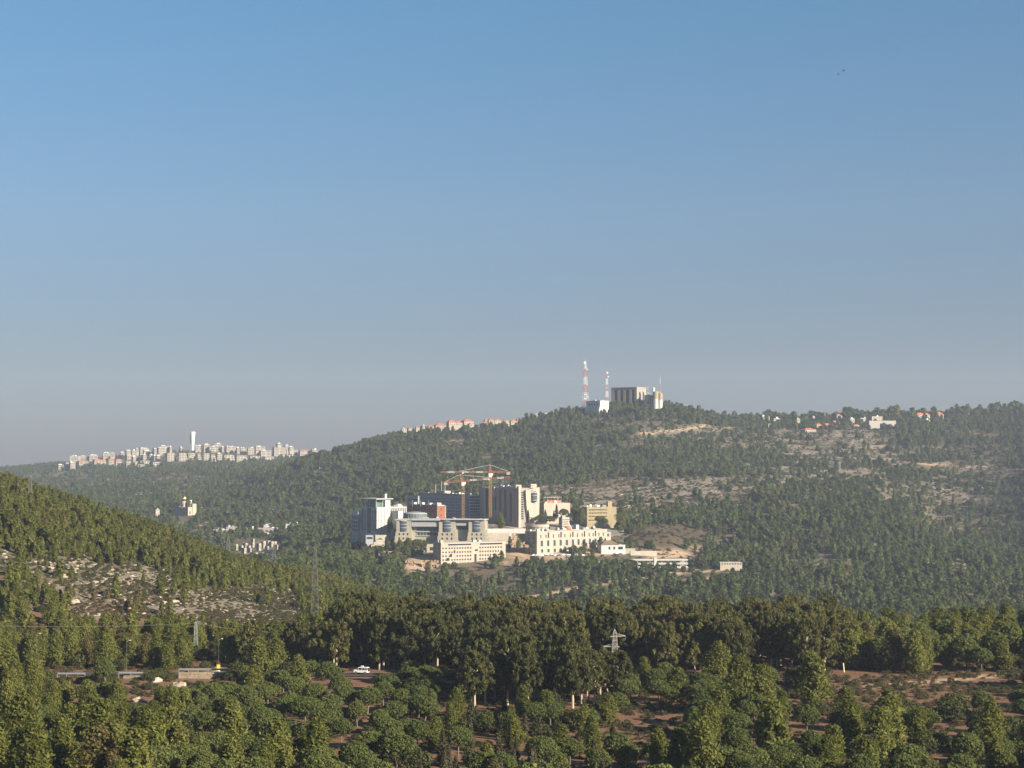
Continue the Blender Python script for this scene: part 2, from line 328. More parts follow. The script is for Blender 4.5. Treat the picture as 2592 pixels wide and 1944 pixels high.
def make_ground():
    nr, nc = 800, 430
    ry = np.exp(np.linspace(math.log(110), math.log(6450), nr)) - 250; aa = np.linspace(-.42, .42, nc)
    Yg = np.repeat(ry[:, None], nc, 1); Xg = (Yg + 250) * aa[None, :]
    X, Y = Xg.ravel(), Yg.ravel(); Z = height(X, Y)
    red, rock, path, oth = ground_masks(X, Y, Z)
    # rock stands proud of the soil
    nz = fbm(X / 3.0, Y / 5.0, 3)
    Z = Z + rock * (0.25 + 1.1 * nz) * np.where(Y > 1100, 1.4, 0.8)
    me = bpy.data.meshes.new('ground'); n = nr * nc
    me.vertices.add(n); me.vertices.foreach_set('co', np.stack([X, Y, Z], 1).ravel())
    i = np.arange(nr - 1)[:, None] * nc + np.arange(nc - 1)[None, :]; i = i.ravel()
    q = np.stack([i, i + 1, i + nc + 1, i + nc], 1)
    me.loops.add(q.size); me.loops.foreach_set('vertex_index', q.ravel().astype(np.int32))
    me.polygons.add(len(q)); me.polygons.foreach_set('loop_start', (np.arange(len(q)) * 4).astype(np.int32))
    me.update(calc_edges=True); me.validate()
    at = me.attributes.new('soil', 'FLOAT_COLOR', 'POINT')
    at.data.foreach_set('color', np.stack([red, rock, path, np.clip(oth, 0, 1)], 1).ravel().astype(np.float32))
    me.polygons.foreach_set('use_smooth', [True] * len(q))
    me.materials.append(M['ground'])
    o = bpy.data.objects.new('ground', me); C.objects.link(o)
    tag(o, 'brown and reddish soil of the valley and hills with pale rock patches', 'ground', kind='structure')
    return o
def ground_material():
    m, nt, b = nodes_of('ground'); L = nt.links.new
    tc = nt.nodes.new('ShaderNodeTexCoord'); at = nt.nodes.new('ShaderNodeAttribute'); at.attribute_name = 'soil'
    sep = nt.nodes.new('ShaderNodeSeparateColor'); L(at.outputs['Color'], sep.inputs[0])
    def noise(s, d=6, r=.65):
        n = nt.nodes.new('ShaderNodeTexNoise'); n.inputs['Scale'].default_value = s; n.inputs['Detail'].default_value = d; n.inputs['Roughness'].default_value = r
        L(tc.outputs['Object'], n.inputs['Vector']); return n.outputs['Fac']
    def mix(fac, a, c):
        x = nt.nodes.new('ShaderNodeMix'); x.data_type = 'RGBA'
        for sock, val in ((x.inputs[0], fac), (x.inputs[6], a), (x.inputs[7], c)):
            if isinstance(val, tuple): sock.default_value = (*val, 1)
            elif isinstance(val, float): sock.default_value = val
            else: L(val, sock)
        return x.outputs[2]
    def rng_(x, a, c):
        r = nt.nodes.new('ShaderNodeMapRange'); r.inputs[1].default_value = a; r.inputs[2].default_value = c; L(x, r.inputs[0]); return r.outputs[0]
    nA, nB, nC = noise(.05), noise(.35), noise(2.2)
    dry = mix(rng_(nA, .35, .65), (.092, .074, .046), (.155, .122, .080))
    dry = mix(rng_(nB, .47, .60), dry, (.066, .072, .034)); dry = mix(rng_(noise(.9, 5, .7), .56, .70), dry, (.25, .205, .15))
    redc = mix(rng_(nB, .3, .7), (.15, .080, .046), (.235, .130, .078))
    redc = mix(rng_(nC, .56, .70), redc, (.12, .095, .05))
    col = mix(sep.outputs[0], dry, redc)
    rockc = mix(rng_(nC, .42, .62), (.13, .10, .07), (.42, .355, .275))
    col = mix(sep.outputs[1], col, rockc)
    pathc = mix(rng_(nB, .3, .7), (.36, .235, .135), (.50, .37, .245))
    col = mix(sep.outputs[2], col, pathc)
    col = mix(rng_(at.outputs['Alpha'], .05, .45), col, mix(rng_(nB, .35, .65), (.10, .066, .042), (.068, .062, .034)))
    col = mix(rng_(at.outputs['Alpha'], .85, .98), col, mix(rng_(nA, .35, .65), (.17, .155, .13), (.25, .22, .18)))
    L(col, b.inputs['Base Color']); b.inputs['Roughness'].default_value = .95; b.inputs['Specular IOR Level'].default_value = .1
    bp = nt.nodes.new('ShaderNodeBump'); bp.inputs['Strength'].default_value = .6; bp.inputs['Distance'].default_value = .5
    L(noise(.9, 8, .7), bp.inputs['Height']); L(bp.outputs[0], b.inputs['Normal'])
    M['ground'] = m
ground_material()
GROUND = make_ground()

# ------------------------------------------------------------------ trees
def cards(cent, outw, size, rs, flat=0.6, aspect=1.5, up=None, upv=None):
    """quads centred on cent, facing roughly outw"""
    n = len(cent)
    nrm = outw + rs.normal(size=(n, 3)) * flat
    nrm /= np.linalg.norm(nrm, axis=1)[:, None] + 1e-9
    t = rs.normal(size=(n, 3)) if up is None else np.tile(np.array(up, float), (n, 1)) + rs.normal(size=(n, 3)) * .35
    if upv is not None: t = upv + rs.normal(size=(n, 3)) * .35
    a = np.cross(nrm, t); a /= np.linalg.norm(a, axis=1)[:, None] + 1e-9
    b = np.cross(nrm, a)
    s = size * (0.6 + 0.8 * rs.random((n, 1)))
    a = a * s * .5; b = b * s * .5 * aspect
    v = np.stack([cent - a - b * .6, cent + a * .8 - b, cent + a + b * .7, cent - a * .7 + b], 1).reshape(-1, 3)
    return v
def lobes_to_cards(lobes, n, size, rs, **kw):
    w = np.array([l[3] * l[3] for l in lobes]); w /= w.sum()
    k = rs.choice(len(lobes), n, p=w); L = np.array([l[:5] if len(l) > 4 else (*l, 1.0) for l in lobes])[k]
    d = rs.normal(size=(n, 3)); d /= np.linalg.norm(d, axis=1)[:, None]
    r = L[:, 3:4] * (1.12 - .8 * rs.random((n, 1)) ** 1.7)
    off = d * r; off[:, 2] *= L[:, 4]
    return cards(L[:, :3] + off, d, size, rs, **kw)
def mesh_from_quads(name, v, mat):
    n = len(v) // 4; me = bpy.data.meshes.new(name)
    me.vertices.add(n * 4); me.vertices.foreach_set('co', v.ravel().astype(np.float32))
    me.loops.add(n * 4); me.loops.foreach_set('vertex_index', np.arange(n * 4, dtype=np.int32))
    me.polygons.add(n); me.polygons.foreach_set('loop_start', np.arange(n, dtype=np.int32) * 4)
    me.update(calc_edges=True); me.materials.append(M[mat]); return me
def tree_meshes(kind, seed, n, size):
    """(trunk MB, crown quads) at reference height"""
    rs = np.random.default_rng(seed); T = MB(); lobes = []
    R = rs.random
    if kind == 'aleppo':
        H = 8.0; lean = rs.normal(size=2) * .35
        ax = lambda t: np.array([lean[0] * t, lean[1] * t, H * t])
        T.tube([ax(0) - (0, 0, .5), ax(.35), ax(.7), ax(.96)], [.2, .16, .1, .03], 6)
        W = 2.1 + .8 * R(); NB = 84 if n < 2500 else 240; tilt = R() * 6.28; P0 = []; D0 = []; per = max(3, n // NB)
        for i in range(NB):
            t = .05 + .93 * ((i + R()) / NB) ** 1.05; ang = i * 2.4 + R() * 1.4
            prof = min(1, (t + .05) / .24) * (1 - t) ** .60 * 1.12 * (1 + .30 * math.sin(ang * 2 + tilt + 4 * t)) + .06
            L_ = W * prof * (.6 + .5 * R()); up_ = .35 + .9 * t + .3 * R()
            dr = np.array([math.cos(ang), math.sin(ang), up_]); dr /= np.linalg.norm(dr); o_ = ax(t)
            q = .18 + .86 * rs.random(per) ** .75
            sp = (.10 if n < 2500 else .17) + .20 * (1 - np.abs(q - .6)) * min(1.0, L_)
            P0.append(o_ + dr * (L_ * q)[:, None] + rs.normal(size=(per, 3)) * sp[:, None] * (1, 1, .8)); D0.append(np.repeat((dr * (1, 1, .5) + (0, 0, .55))[None], per, 0))
            if i % 9 == 0 and L_ > .8: T.bar(o_, o_ + dr * L_ * .8, .05, .015, 4)
        P0 = np.concatenate(P0); D0 = np.concatenate(D0)
        outw = P0 - ax(.45) * (1, 1, .0) - np.array([0, 0, 1.0]) * (P0[:, 2:3] * .8); outw /= np.linalg.norm(outw, axis=1)[:, None] + 1e-6
        v = cards(P0, outw * .9 + D0 * .25, size, rs, flat=.55 if n < 2500 else .85, aspect=2.1, upv=D0)
    elif kind == 'stone':
        H = 6.0; W = 2.35 + .5 * R(); z0 = 2.2 + .5 * R(); lean = rs.normal(size=2) * .25
        T.tube([(0, 0, -.5), (lean[0] * .4, lean[1] * .4, 1.2), (lean[0], lean[1], z0)], [.2, .17, .13], 7)
        for i in range(190):
            ang = i * 2.39996; q = math.sqrt((i + .5) / 190); el = (1 - q * q) ** .5
            d = W * q * (.9 + .16 * R()); z = z0 + .45 + (H - z0 - .95) * el * (.9 + .2 * R()) + .25 * R()
            c = (lean[0] + math.cos(ang) * d, lean[1] + math.sin(ang) * d, z)
            lobes.append((*c, .16 + .20 * R(), 1.0))
            if i % 17 == 0: T.bar((lean[0], lean[1], z0 - .2), c, .07, .025, 4)
        for i in range(26):
            ang = R() * 6.28; d = W * .8 * math.sqrt(R()); lobes.append((lean[0] + math.cos(ang) * d, lean[1] + math.sin(ang) * d, z0 + .2 + 1.5 * R(), .45, .9))
        v = lobes_to_cards(lobes, n, size, rs, aspect=1.2)
    elif kind == 'euc':
        H = 16.0; lean = rs.normal(size=2) * 1.0
        ax = lambda t: np.array([lean[0] * t * t, lean[1] * t * t, H * t])
        T.tube([ax(0) - (0, 0, .6), ax(.2), ax(.45), ax(.7), ax(.92)], [.36, .29, .22, .13, .05], 7)
        for i in range(17):
            t = .30 + .62 * (i + .6 * R()) / 17; ang = i * 2.4 + R()
            d = (3.7 * math.sin(math.pi * min(1, (t - .12) / .98)) ** .8) * (.35 + .65 * R())
            c = ax(t) + np.array([math.cos(ang) * d, math.sin(ang) * d, 1.0 * R()])
            if d > 1: T.tube([ax(max(.2, t - .16)), ax(t - .06) * .5 + c * .5, c], [.13, .09, .04], 5)
            for q in range(9):
                o = rs.normal(size=3) * (1.2, 1.2, 1.0); lobes.append((*(c + o), .28 + .5 * R(), 1.4))
        for q in range(7): lobes.append((*(ax(.95) + rs.normal(size=3) * (.8, .8, .6)), .8, 1.2))
        v = lobes_to_cards(lobes, n, size, rs, up=(0, 0, 1), aspect=2.0)
    elif kind == 'cypress':
        H = 6.0; W = .62 + .5 * R()
        T.tube([(0, 0, -.4), (0, 0, H * .5), (0, 0, H * .9)], [.13, .09, .03], 5)
        for i in range(34):
            t = .1 + .9 * (i + R()) / 34; ang = i * 2.4 + R()
            d = W * (min(1, t / .25)) * (1 - t) ** .7 * (.4 + .6 * R()); r = .34 * (1.15 - .8 * t) + .08
            lobes.append((math.cos(ang) * d, math.sin(ang) * d, H * t, r, 1.8))
        v = lobes_to_cards(lobes, n, size, rs, up=(0, 0, 1), aspect=2.0)
    else:  # oak: low evergreen dome, branching from the ground
        H = 3.4; W = 1.7 + .5 * R()
        for i in range(4):
            ang = i * 1.6 + R(); T.tube([(0, 0, -.4), (math.cos(ang) * .4, math.sin(ang) * .4, .9), (math.cos(ang) * 1.0, math.sin(ang) * 1.0, 2.0)], [.12, .09, .04], 5)
        for i in range(26):
            ang = i * 2.4; q = math.sqrt((i + .5) / 26); d = W * q * (.85 + .3 * R())
            lobes.append((math.cos(ang) * d, math.sin(ang) * d, .75 + (H - 1.4) * (1 - q * q) ** .5 * (.75 + .35 * R()), .5 + .32 * R(), .95))
        for i in range(8):
            ang = R() * 6.28; lobes.append((math.cos(ang) * W * .8, math.sin(ang) * W * .8, .5, .6, .8))
        v = lobes_to_cards(lobes, n, size, rs, aspect=1.2)
    return T, v
def joined_tree(name, kind, seed, n, size, leafmat, barkmat):
    """one mesh with trunk and crown, two materials, for the far woods"""
    T, v = tree_meshes(kind, seed, n, size)
    k = len(T.v); verts = [tuple(p) for p in T.v] + [tuple(p) for p in v]
    faces = list(T.f) + [tuple(range(k + 4 * i, k + 4 * i + 4)) for i in range(len(v) // 4)]
    me = bpy.data.meshes.new(name); me.from_pydata(verts, [], faces)
    me.materials.append(M[barkmat]); me.materials.append(M[leafmat])
    me.polygons.foreach_set('material_index', [0] * len(T.f) + [1] * (len(v) // 4)); me.update(); return me

KINDS = {  # kind: (crown cards, card size, leaf, bark, variants, ref height)
    'aleppo': (7600, .19, 'aleppo', 'bark', 7, 8.0), 'stone': (7000, .19, 'stonepine', 'bark', 6, 6.0), 'euc': (8500, .30, 'euc', 'bark_pale', 7, 16.0),
    'cypress': (1300, .22, 'cypress', 'bark', 5, 6.0), 'oak': (1500, .25, 'oak', 'bark', 5, 3.4)}
NAMES = {'aleppo': ('pine_tree', 'pine tree'), 'stone': ('umbrella_pine_tree', 'umbrella pine'), 'euc': ('eucalyptus_tree', 'eucalyptus tree'), 'cypress': ('cypress_tree', 'cypress tree'), 'oak': ('evergreen_shrub', 'shrub')}
PROTO = {}
for kd, (n, sz, leaf, bk, nv, H) in KINDS.items():
    PROTO[kd] = []
    for i in range(nv):
        T, v = tree_meshes(kd, 100 + i * 7 + len(kd) * 31, n, sz)
        tm = T.mesh('trunk'); tm.materials.append(M[bk])
        PROTO[kd].append((tm, mesh_from_quads('crown', v, leaf)))

# visible part of the ground: lowest photo row already covered in front of each ground point
_GU = np.arange(-300, 2900, 10.0); _GYs = np.exp(np.linspace(math.log(200), math.log(6000), 500))
_xx = (_GU[:, None] - 1296) / F * _GYs[None, :]; _yy = np.repeat(_GYs[None, :], len(_GU), 0)
_v = project(_xx, _yy, height(_xx, _yy))[1]; _RUN = np.minimum.accumulate(_v, axis=1)
def visible(X, Y, Z, hgt, slack=14):
    u, v = project(X, Y, Z + hgt)
    iu = np.clip(((u - _GU[0]) / 10).astype(int), 0, len(_GU) - 1); iy = np.clip(np.searchsorted(_GYs, Y) - 2, 0, len(_GYs) - 1)
    return (v < _RUN[iu, iy] + slack) & (u > -170) & (u < 2760) & (v < 2010)
def darts(y0, y1, spacing, dens, seed, umin=-150, umax=2750):
    """jittered scatter over the ground between two distances; spacing(Y) in metres, dens(u, v, X, Y) keeps a share"""
    rs = np.random.default_rng(seed); out = []
    y = y0
    while y < y1:
        s = spacing(y); x0, x1 = (umin - 1296) / F * y, (umax - 1296) / F * y
        n = int((x1 - x0) / s) + 1
        X = x0 + (np.arange(n) + rs.random(n)) * s; Y = y + (rs.random(n) - .5) * s * .9
        out.append(np.stack([X, Y], 1)); y += s * .9
    a = np.concatenate(out); X, Y = a[:, 0], a[:, 1]; Z = height(X, Y); u, v = project(X, Y, Z)
    keep = rs.random(len(X)) < dens(u, v, X, Y)
    return X[keep], Y[keep], Z[keep], u[keep], v[keep]
NO_TREE = []     # (x, y, r) circles kept free of scattered trees: filled by the buildings and roads
def clear_of(X, Y):
    ok = np.ones(len(X), bool)
    for (x, y, r) in NO_TREE: ok &= (X - x) ** 2 + (Y - y) ** 2 > r * r
    return ok
SINGLE = []     # (kind, X, Y, Z, scale xyz, u, v)
def put(kind, X, Y, sc, sx=1.0):
    z = hz(X, Y); u, v = project(X, Y, z); SINGLE.append((kind, X, Y, z - .05, sc, sx, u, v))

# ------------------------------------------------------------------ building materials
stone('lime', (.355, .316, .255)); stone('lime_warm', (.370, .320, .255)); stone('tan_stone', (.325, .295, .225)); stone('yellow_stone', (0.310, 0.251, 0.144)); stone('town_stone', (0.296, 0.267, 0.218), var=.25); stone('wall_stone', (0.296, 0.237, 0.163), course=.4, var=.35)
stone('brick_red', (0.251, 0.100, 0.056), course=.3, var=.3)
for nm, col, ro in (('white_panel', (.415, .405, .380), .7), ('white_paint', (0.636, 0.628, 0.593), .6), ('grey_panel', (0.258, 0.262, 0.271), .55), ('blue_panel', (0.172, 0.202, 0.258), .5), ('shade_stone', (0.232, 0.206, 0.185), .85), ('concrete', (0.310, 0.292, 0.258), .9),  # shade_stone: the same limestone darkened, with the shade put into its colour
                    ('roof_white', (.38, .365, .335), .8), ('roof_grey', (0.215, 0.211, 0.202), .8), ('green_panel', (0.077, 0.129, 0.103), .5), ('steel', (0.206, 0.211, 0.215), .5), ('dark_steel', (0.086, 0.086, 0.086), .6), ('asphalt', (0.047, 0.046, 0.045), .9), ('unit_white', (0.516, 0.516, 0.499), .6),
                    ('crane_red', (0.361, 0.129, 0.056), .5), ('crane_white', (0.636, 0.628, 0.602), .5), ('crane_yellow', (.36, .185, .045), .55), ('mast_red', (0.430, 0.103, 0.069), .5), ('rubber', (0.017, 0.017, 0.017), .9), ('wood', (0.172, 0.120, 0.077), .9), ('container_pink', (0.344, 0.249, 0.206), .7), ('container_red', (0.258, 0.069, 0.052), .7),
                    ('rock', (0.344, 0.292, 0.224), .95), ('sign_yellow', (0.645, 0.447, 0.069), .5), ('post_pale', (0.619, 0.516, 0.327), .8), ('bird_dark', (0.026, 0.026, 0.030), .9), ('mound_soil', (0.129, 0.095, 0.060), .95), ('car_grey', (0.258, 0.267, 0.284), .35), ('car_red', (0.275, 0.034, 0.026), .35), ('car_blue', (0.043, 0.077, 0.172), .35), ('car_white', (0.645, 0.645, 0.628), .35)):
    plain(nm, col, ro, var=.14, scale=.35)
plain('roof_red', (0.344, 0.116, 0.060), .85, var=.3, scale=.8)
plain('gold', (0.731, 0.499, 0.138), .28, metal=1.0, var=.08)
for nm, col in (('glass', (0.022, 0.026, 0.031)), ('glass_blue', (0.052, 0.073, 0.095)), ('glass_green', (0.086, 0.129, 0.125)), ('glass_pale', (0.258, 0.267, 0.267))):
    plain(nm, col, .18, var=.5, scale=.25, spec=.6)
def mural_material():
    m, nt, b = nodes_of('mural'); tc = nt.nodes.new('ShaderNodeTexCoord'); n = nt.nodes.new('ShaderNodeTexNoise'); n.inputs['Scale'].default_value = .16; n.inputs['Detail'].default_value = 2; n.inputs['Distortion'].default_value = 2.2
    r = nt.nodes.new('ShaderNodeValToRGB'); r.color_ramp.interpolation = 'CONSTANT'; e = r.color_ramp.elements; e[0].color = (.18, .36, .12, 1); e[1].position = .40; e[1].color = (.68, .68, .62, 1)
    for p, c in ((.55, (.62, .48, .06, 1)), (.60, (.72, .72, .68, 1)), (.66, (.16, .30, .30, 1)), (.70, (.70, .70, .66, 1))): x = e.new(p); x.color = c
    nt.links.new(tc.outputs['Object'], n.inputs['Vector']); nt.links.new(n.outputs['Fac'], r.inputs[0]); nt.links.new(r.outputs[0], b.inputs['Base Color']); b.inputs['Roughness'].default_value = .8; M['mural'] = m
mural_material()
plain('slot_dark', (0.010, 0.010, 0.011), .9, spec=.05)

# ------------------------------------------------------------------ building helpers
PANES = {}
def pane(root, name, loc, w, h, mat, rz=0.0, t=.08):
    k = (round(w, 2), round(h, 2), mat, t)
    if k not in PANES:
        me = MB().box(0, w, 0, t, 0, h).mesh(name); me.materials.append(M[mat]); PANES[k] = me
    return link(name, PANES[k], root, loc, rz)
def panel(mb, O, ex, ez, nin, W, H, rects, depth):
    O = Vector(O); ex = Vector(ex); ez = Vector(ez); nin = Vector(nin)
    xs = sorted({0.0, W} | {round(c, 4) for r in rects for c in (r[0], r[0] + r[2])}); zs = sorted({0.0, H} | {round(c, 4) for r in rects for c in (r[1], r[1] + r[3])})
    for a, b in zip(xs[:-1], xs[1:]):
        z_open = None
        for c, d in zip(zs[:-1], zs[1:]):
            mx, mz = (a + b) / 2, (c + d) / 2
            hole = any(r[0] < mx < r[0] + r[2] and r[1] < mz < r[1] + r[3] for r in rects)
            if hole:
                if z_open is not None: mb.quad(O + ex * a + ez * z_open, O + ex * b + ez * z_open, O + ex * b + ez * c, O + ex * a + ez * c); z_open = None
            elif z_open is None: z_open = c
        if z_open is not None: mb.quad(O + ex * a + ez * z_open, O + ex * b + ez * z_open, O + ex * b + ez * H, O + ex * a + ez * H)
    for r in rects:
        x0, z0, x1, z1 = r[0], r[1], r[0] + r[2], r[1] + r[3]; q = [O + ex * x + ez * z for x, z in ((x0, z0), (x1, z0), (x1, z1), (x0, z1))]
        for i in range(4): mb.quad(q[i], q[i] + nin * depth, q[(i + 1) % 4] + nin * depth, q[(i + 1) % 4])
def wallbox(root, W, D, H, mat='lime', front=(), left=(), right=(), x0=0.0, y0=0.0, z0=0.0, recess=.35, glass='glass', base=8.0, parapet=.7, roof='roof_white', name='wall', wname='window', lmat=None):
    mb = MB(); front = list(front); left = list(left); right = list(right)
    panel(mb, (x0, y0, z0), (1, 0, 0), (0, 0, 1), (0, 1, 0), W, H, front, recess)
    panel(mb, (x0, y0 + D, z0), (0, -1, 0), (0, 0, 1), (1, 0, 0), D, H, [(D - r[0] - r[2], r[1], r[2], r[3]) for r in left], recess)
    panel(mb, (x0 + W, y0, z0), (0, 1, 0), (0, 0, 1), (-1, 0, 0), D, H, right, recess)
    panel(mb, (x0 + W, y0 + D, z0), (-1, 0, 0), (0, 0, 1), (0, -1, 0), W, H, [], recess)
    if base: mb.box(x0 + .02, x0 + W - .02, y0 + .02, y0 + D - .02, z0 - base, z0 - .01)
    t = min(.4, W * .1, D * .1)                       # parapet inside and its coping
    for (a, b, c, d) in ((x0, x0 + W, y0, y0 + t), (x0, x0 + W, y0 + D - t, y0 + D), (x0, x0 + t, y0 + t, y0 + D - t), (x0 + W - t, x0 + W, y0 + t, y0 + D - t)): mb.box(a, b, c, d, z0 + H + .003, z0 + H + .15)
    w = mb.build(name, mat, root)
    if roof: MB().box(x0 + .05, x0 + W - .05, y0 + .05, y0 + D - .05, z0 + H - parapet - .2, z0 + H - .02).build('roof', roof, root)
    for r in front: pane(root, wname, (x0 + r[0], y0 + recess - .06, z0 + r[1]), r[2], r[3], r[4] if len(r) > 4 else glass)
    for r in left: pane(root, wname, (x0 + recess + .02, y0 + r[0], z0 + r[1]), r[2], r[3], r[4] if len(r) > 4 else glass, math.pi / 2)
    for r in right: pane(root, wname, (x0 + W - recess + .06, y0 + r[0], z0 + r[1]), r[2], r[3], r[4] if len(r) > 4 else glass, math.pi / 2)
    return w
def site(name, label, cat, uc, vb, Y, yaw, uR, uL=None, D=None, group=None, clear=True):
    p = P(uc, vb, Y); a = math.radians(yaw); aR = (uR - 1296) / F
    W = (aR * p.y - p.x) / (math.cos(a) - aR * math.sin(a))
    if uL is not None:
        aL = (uL - 1296) / F; D = (p.x - aL * p.y) / (math.sin(a) + aL * math.cos(a))
    root = thing(name, label, cat, p, a, group)
    if clear:
        c = p + Vector((math.cos(a) * W / 2 - math.sin(a) * D / 2, math.sin(a) * W / 2 + math.cos(a) * D / 2, 0))
        n = max(1, int(round(max(W, D) / min(W, D)))); L = max(W, D); r = min(W, D) * .5 + 3.5
        ax = Vector((math.cos(a), math.sin(a), 0)) if W > D else Vector((-math.sin(a), math.cos(a), 0))
        for i in range(n):
            q = c + ax * (L * ((i + .5) / n - .5)); NO_TREE.append((q.x, q.y, r * 1.1))
    return root, W, D, Y / F
def grid(x0, x1, nx, w, z0, z1, nz, h, skip=()):
    """nx by nz openings of w by h spread over x0..x1, z0..z1"""
    out = []
    for j in range(nz):
        for i in range(nx):
            if (i, j) in skip: continue
            out.append((x0 + (x1 - x0) * (i + .5) / nx - w / 2, z0 + (z1 - z0) * (j + .5) / nz - h / 2, w, h))
    return out
def roof_units(root, W, D, H, n, seed, z=0.0, mats=('unit_white', 'steel', 'roof_white')):
    r = random.Random(seed)
    for i in range(n):
        w, d, h = r.uniform(1.2, 3.6), r.uniform(1.2, 3.0), r.uniform(.9, 2.2); x, y = r.uniform(1, max(1.1, W - 4)), r.uniform(1, max(1.1, D - 4))
        MB().box(x, x + w, y, y + d, H - .9, H + h).box(x + .2, x + w - .2, y + .2, y + d - .2, H + h + .003, H + h + .25).build('rooftop_unit', r.choice(mats), root)

# ------------------------------------------------------------------ the hospital
# office block with square windows
R, W, D, s = site('office_block', 'cream office block with rows of small square windows at the foot of the hospital', 'building', 1116, 1445, 1420, 27, 1280, D=15)
H = (1445 - 1375) * s; fx = lambda u: (u - 1116) / 164.0 * W; fz = lambda v: (1445 - v) * s
ucols = [1121.3, 1128.7] + [1137 + 6.66 * i for i in range(9)] + [1214.7 + 6.66 * i for i in range(9)]
rect = []
for j, v in enumerate((1389, 1399, 1408.6, 1418.2, 1428, 1437)):
    for i, u in enumerate(ucols):
        if (j, i) in ((1, 4), (2, 3), (2, 4), (3, 2), (4, 1)): continue
        rect.append((fx(u) - .62, fz(v) - .62, 1.24, 1.3))
for u0, u1, v0, v1 in ((1147.5, 1151.5, 1393, 1401), (1138, 1144.5, 1402, 1410), (1129, 1138, 1411.5, 1420), (1123, 1133, 1423.5, 1427)): pass
rect += [(fx(1200), fz(1440), 1.9, 11.0), (fx(1201), fz(1397.5), 2.8, 1.4)]
rect += [(fx(1134), fz(1382), fx(1192) - fx(1134), 1.7), (fx(1214), fz(1382), fx(1271) - fx(1214), 1.7)]
for u0, u1, v0, v1 in ((1148, 1152, 1394, 1401.5), (1138.5, 1144, 1403, 1411), (1130, 1137.5, 1413, 1420.5), (1124.5, 1131, 1423.5, 1426.5)): rect.append((fx(u0), fz(v1), fx(u1) - fx(u0), fz(v0) - fz(v1)))
wallbox(R, W, D, H, 'lime_warm', front=rect, left=grid(1, D - 1, 3, 1.2, 1, H - 3, 6, 1.2), recess=.45)
MB().box(1, 3.4, 3, 6, H - .5, H + 2.0).build('roof_hut', 'lime_warm', R)
roof_units(R, W, D, H, 5, 3)

# long cream block with deep windows
R, W, D, s = site('clinic_block', 'long cream clinic block with two rows of deep set windows facing right', 'building', 1359, 1403, 1450, 38, 1536, uL=1329)
H = (1403 - 1346) * s; X = lambda x: (x - 325) / 965.0 * W; Zz = lambda y, x=325: (1403 - (1230 + y / 5.53) - (x - 325) * .0095 * 1.0) * s
wz = lambda a: H * a
rect = []
for x in (390, 475, 562, 645, 728, 812, 890, 970, 1047, 1125, 1195, 1262): rect.append((X(x) - 1.15, wz(.34), 2.3, wz(.25)))
for x in (395, 480, 565, 650): rect.append((X(x) - 1.15, wz(.06), 2.3, wz(.15)))
rect.append((X(710), wz(.14), X(828) - X(710), wz(.10)))
for x in (482, 652, 815, 975, 1128): rect.append((X(x) - .95, wz(.70), 1.5, wz(.26)))
for x in (375, 445, 545, 618, 700, 778, 872, 938, 1036, 1092, 1172, 1236): rect.append((X(x) - .75, wz(.70), 1.5, wz(.15), 'glass_pale'))
wallbox(R, W, D, H, 'lime', front=rect, left=grid(2, D - 2, 2, 1.6, .5, H - 1, 5, 1.7), recess=.9, glass='glass_blue')
for x in (520, 690, 850, 1010, 1170): MB().box(X(x) - 5.2, X(x) + 2.2, -.5, .6, H + .16, H + .9).build('parapet_block', 'lime', R)
MB().box(W + .1, W + 6, 2, 10, -6, H * .86).box(W + .1, W + 4, 0, 1.9, -6, H * .66).build('end_stair', 'lime', R)
MB().box(W + 1.0, W + 4.0, 1.85, 1.98, H * .35, H * .80).build('end_window', 'glass_blue', R)
roof_units(R, W, D, H, 14, 5); MB().box(W * .62, W * .66, 6, 10, H, H + 4.2).build('stair_head', 'white_panel', R)
MB().bar((W * .55, 5, H), (W * .49, 5, H + 7), .35).build('exhaust_pipe', 'unit_white', R)
MB().box(W * .5, W * .58, 8, 10, H, H + 2.6).build('orange_unit', 'crane_red', R)

# main tower
R, W, D, s = site('hospital_tower', 'tall hospital tower with shaded slotted side and sunlit front with oriel window', 'building', 1310, 1325, 1560, 38, 1361, uL=1215)
H = (1325 - 1236) * s; ty = lambda x: (900 - x) / 660.0 * D; tz = lambda y: (1325 - (1180 + y / 6.913)) * s
lf = []
for x0, x1, y0, y1 in ((768, 802, 480, 985), (668, 712, 415, 915), (578, 616, 420, 800), (500, 532, 548, 790), (338, 398, 430, 860)):
    lf.append((ty(x1), max(.5, tz(y1)), ty(x0) - ty(x1), tz(y0) - max(.5, tz(y1))))
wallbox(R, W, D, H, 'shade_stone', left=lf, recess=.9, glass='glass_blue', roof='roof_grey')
fxx = lambda x: (x - 900) / 350.0 * W
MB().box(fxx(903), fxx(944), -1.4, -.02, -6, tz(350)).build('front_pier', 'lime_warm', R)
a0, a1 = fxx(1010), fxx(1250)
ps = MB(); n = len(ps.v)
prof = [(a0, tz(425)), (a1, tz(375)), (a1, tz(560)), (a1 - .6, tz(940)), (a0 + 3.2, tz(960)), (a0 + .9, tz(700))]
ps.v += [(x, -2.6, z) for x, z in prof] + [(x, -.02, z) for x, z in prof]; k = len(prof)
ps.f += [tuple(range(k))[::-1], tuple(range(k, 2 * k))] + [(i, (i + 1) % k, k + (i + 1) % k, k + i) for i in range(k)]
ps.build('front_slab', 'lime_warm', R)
for j in range(12): pane(R, 'window', (fxx(950), -.12, tz(930) + j * (tz(440) - tz(930)) / 12), fxx(1002) - fxx(950), 1.25, 'glass')
ow = MB().lathe([(2.6, tz(625)), (3.1, tz(600)), (3.1, tz(480)), (2.6, tz(470))], 14, (fxx(1148)), -2.6, math.pi, 2 * math.pi).build('oriel_window', 'glass_blue', R)
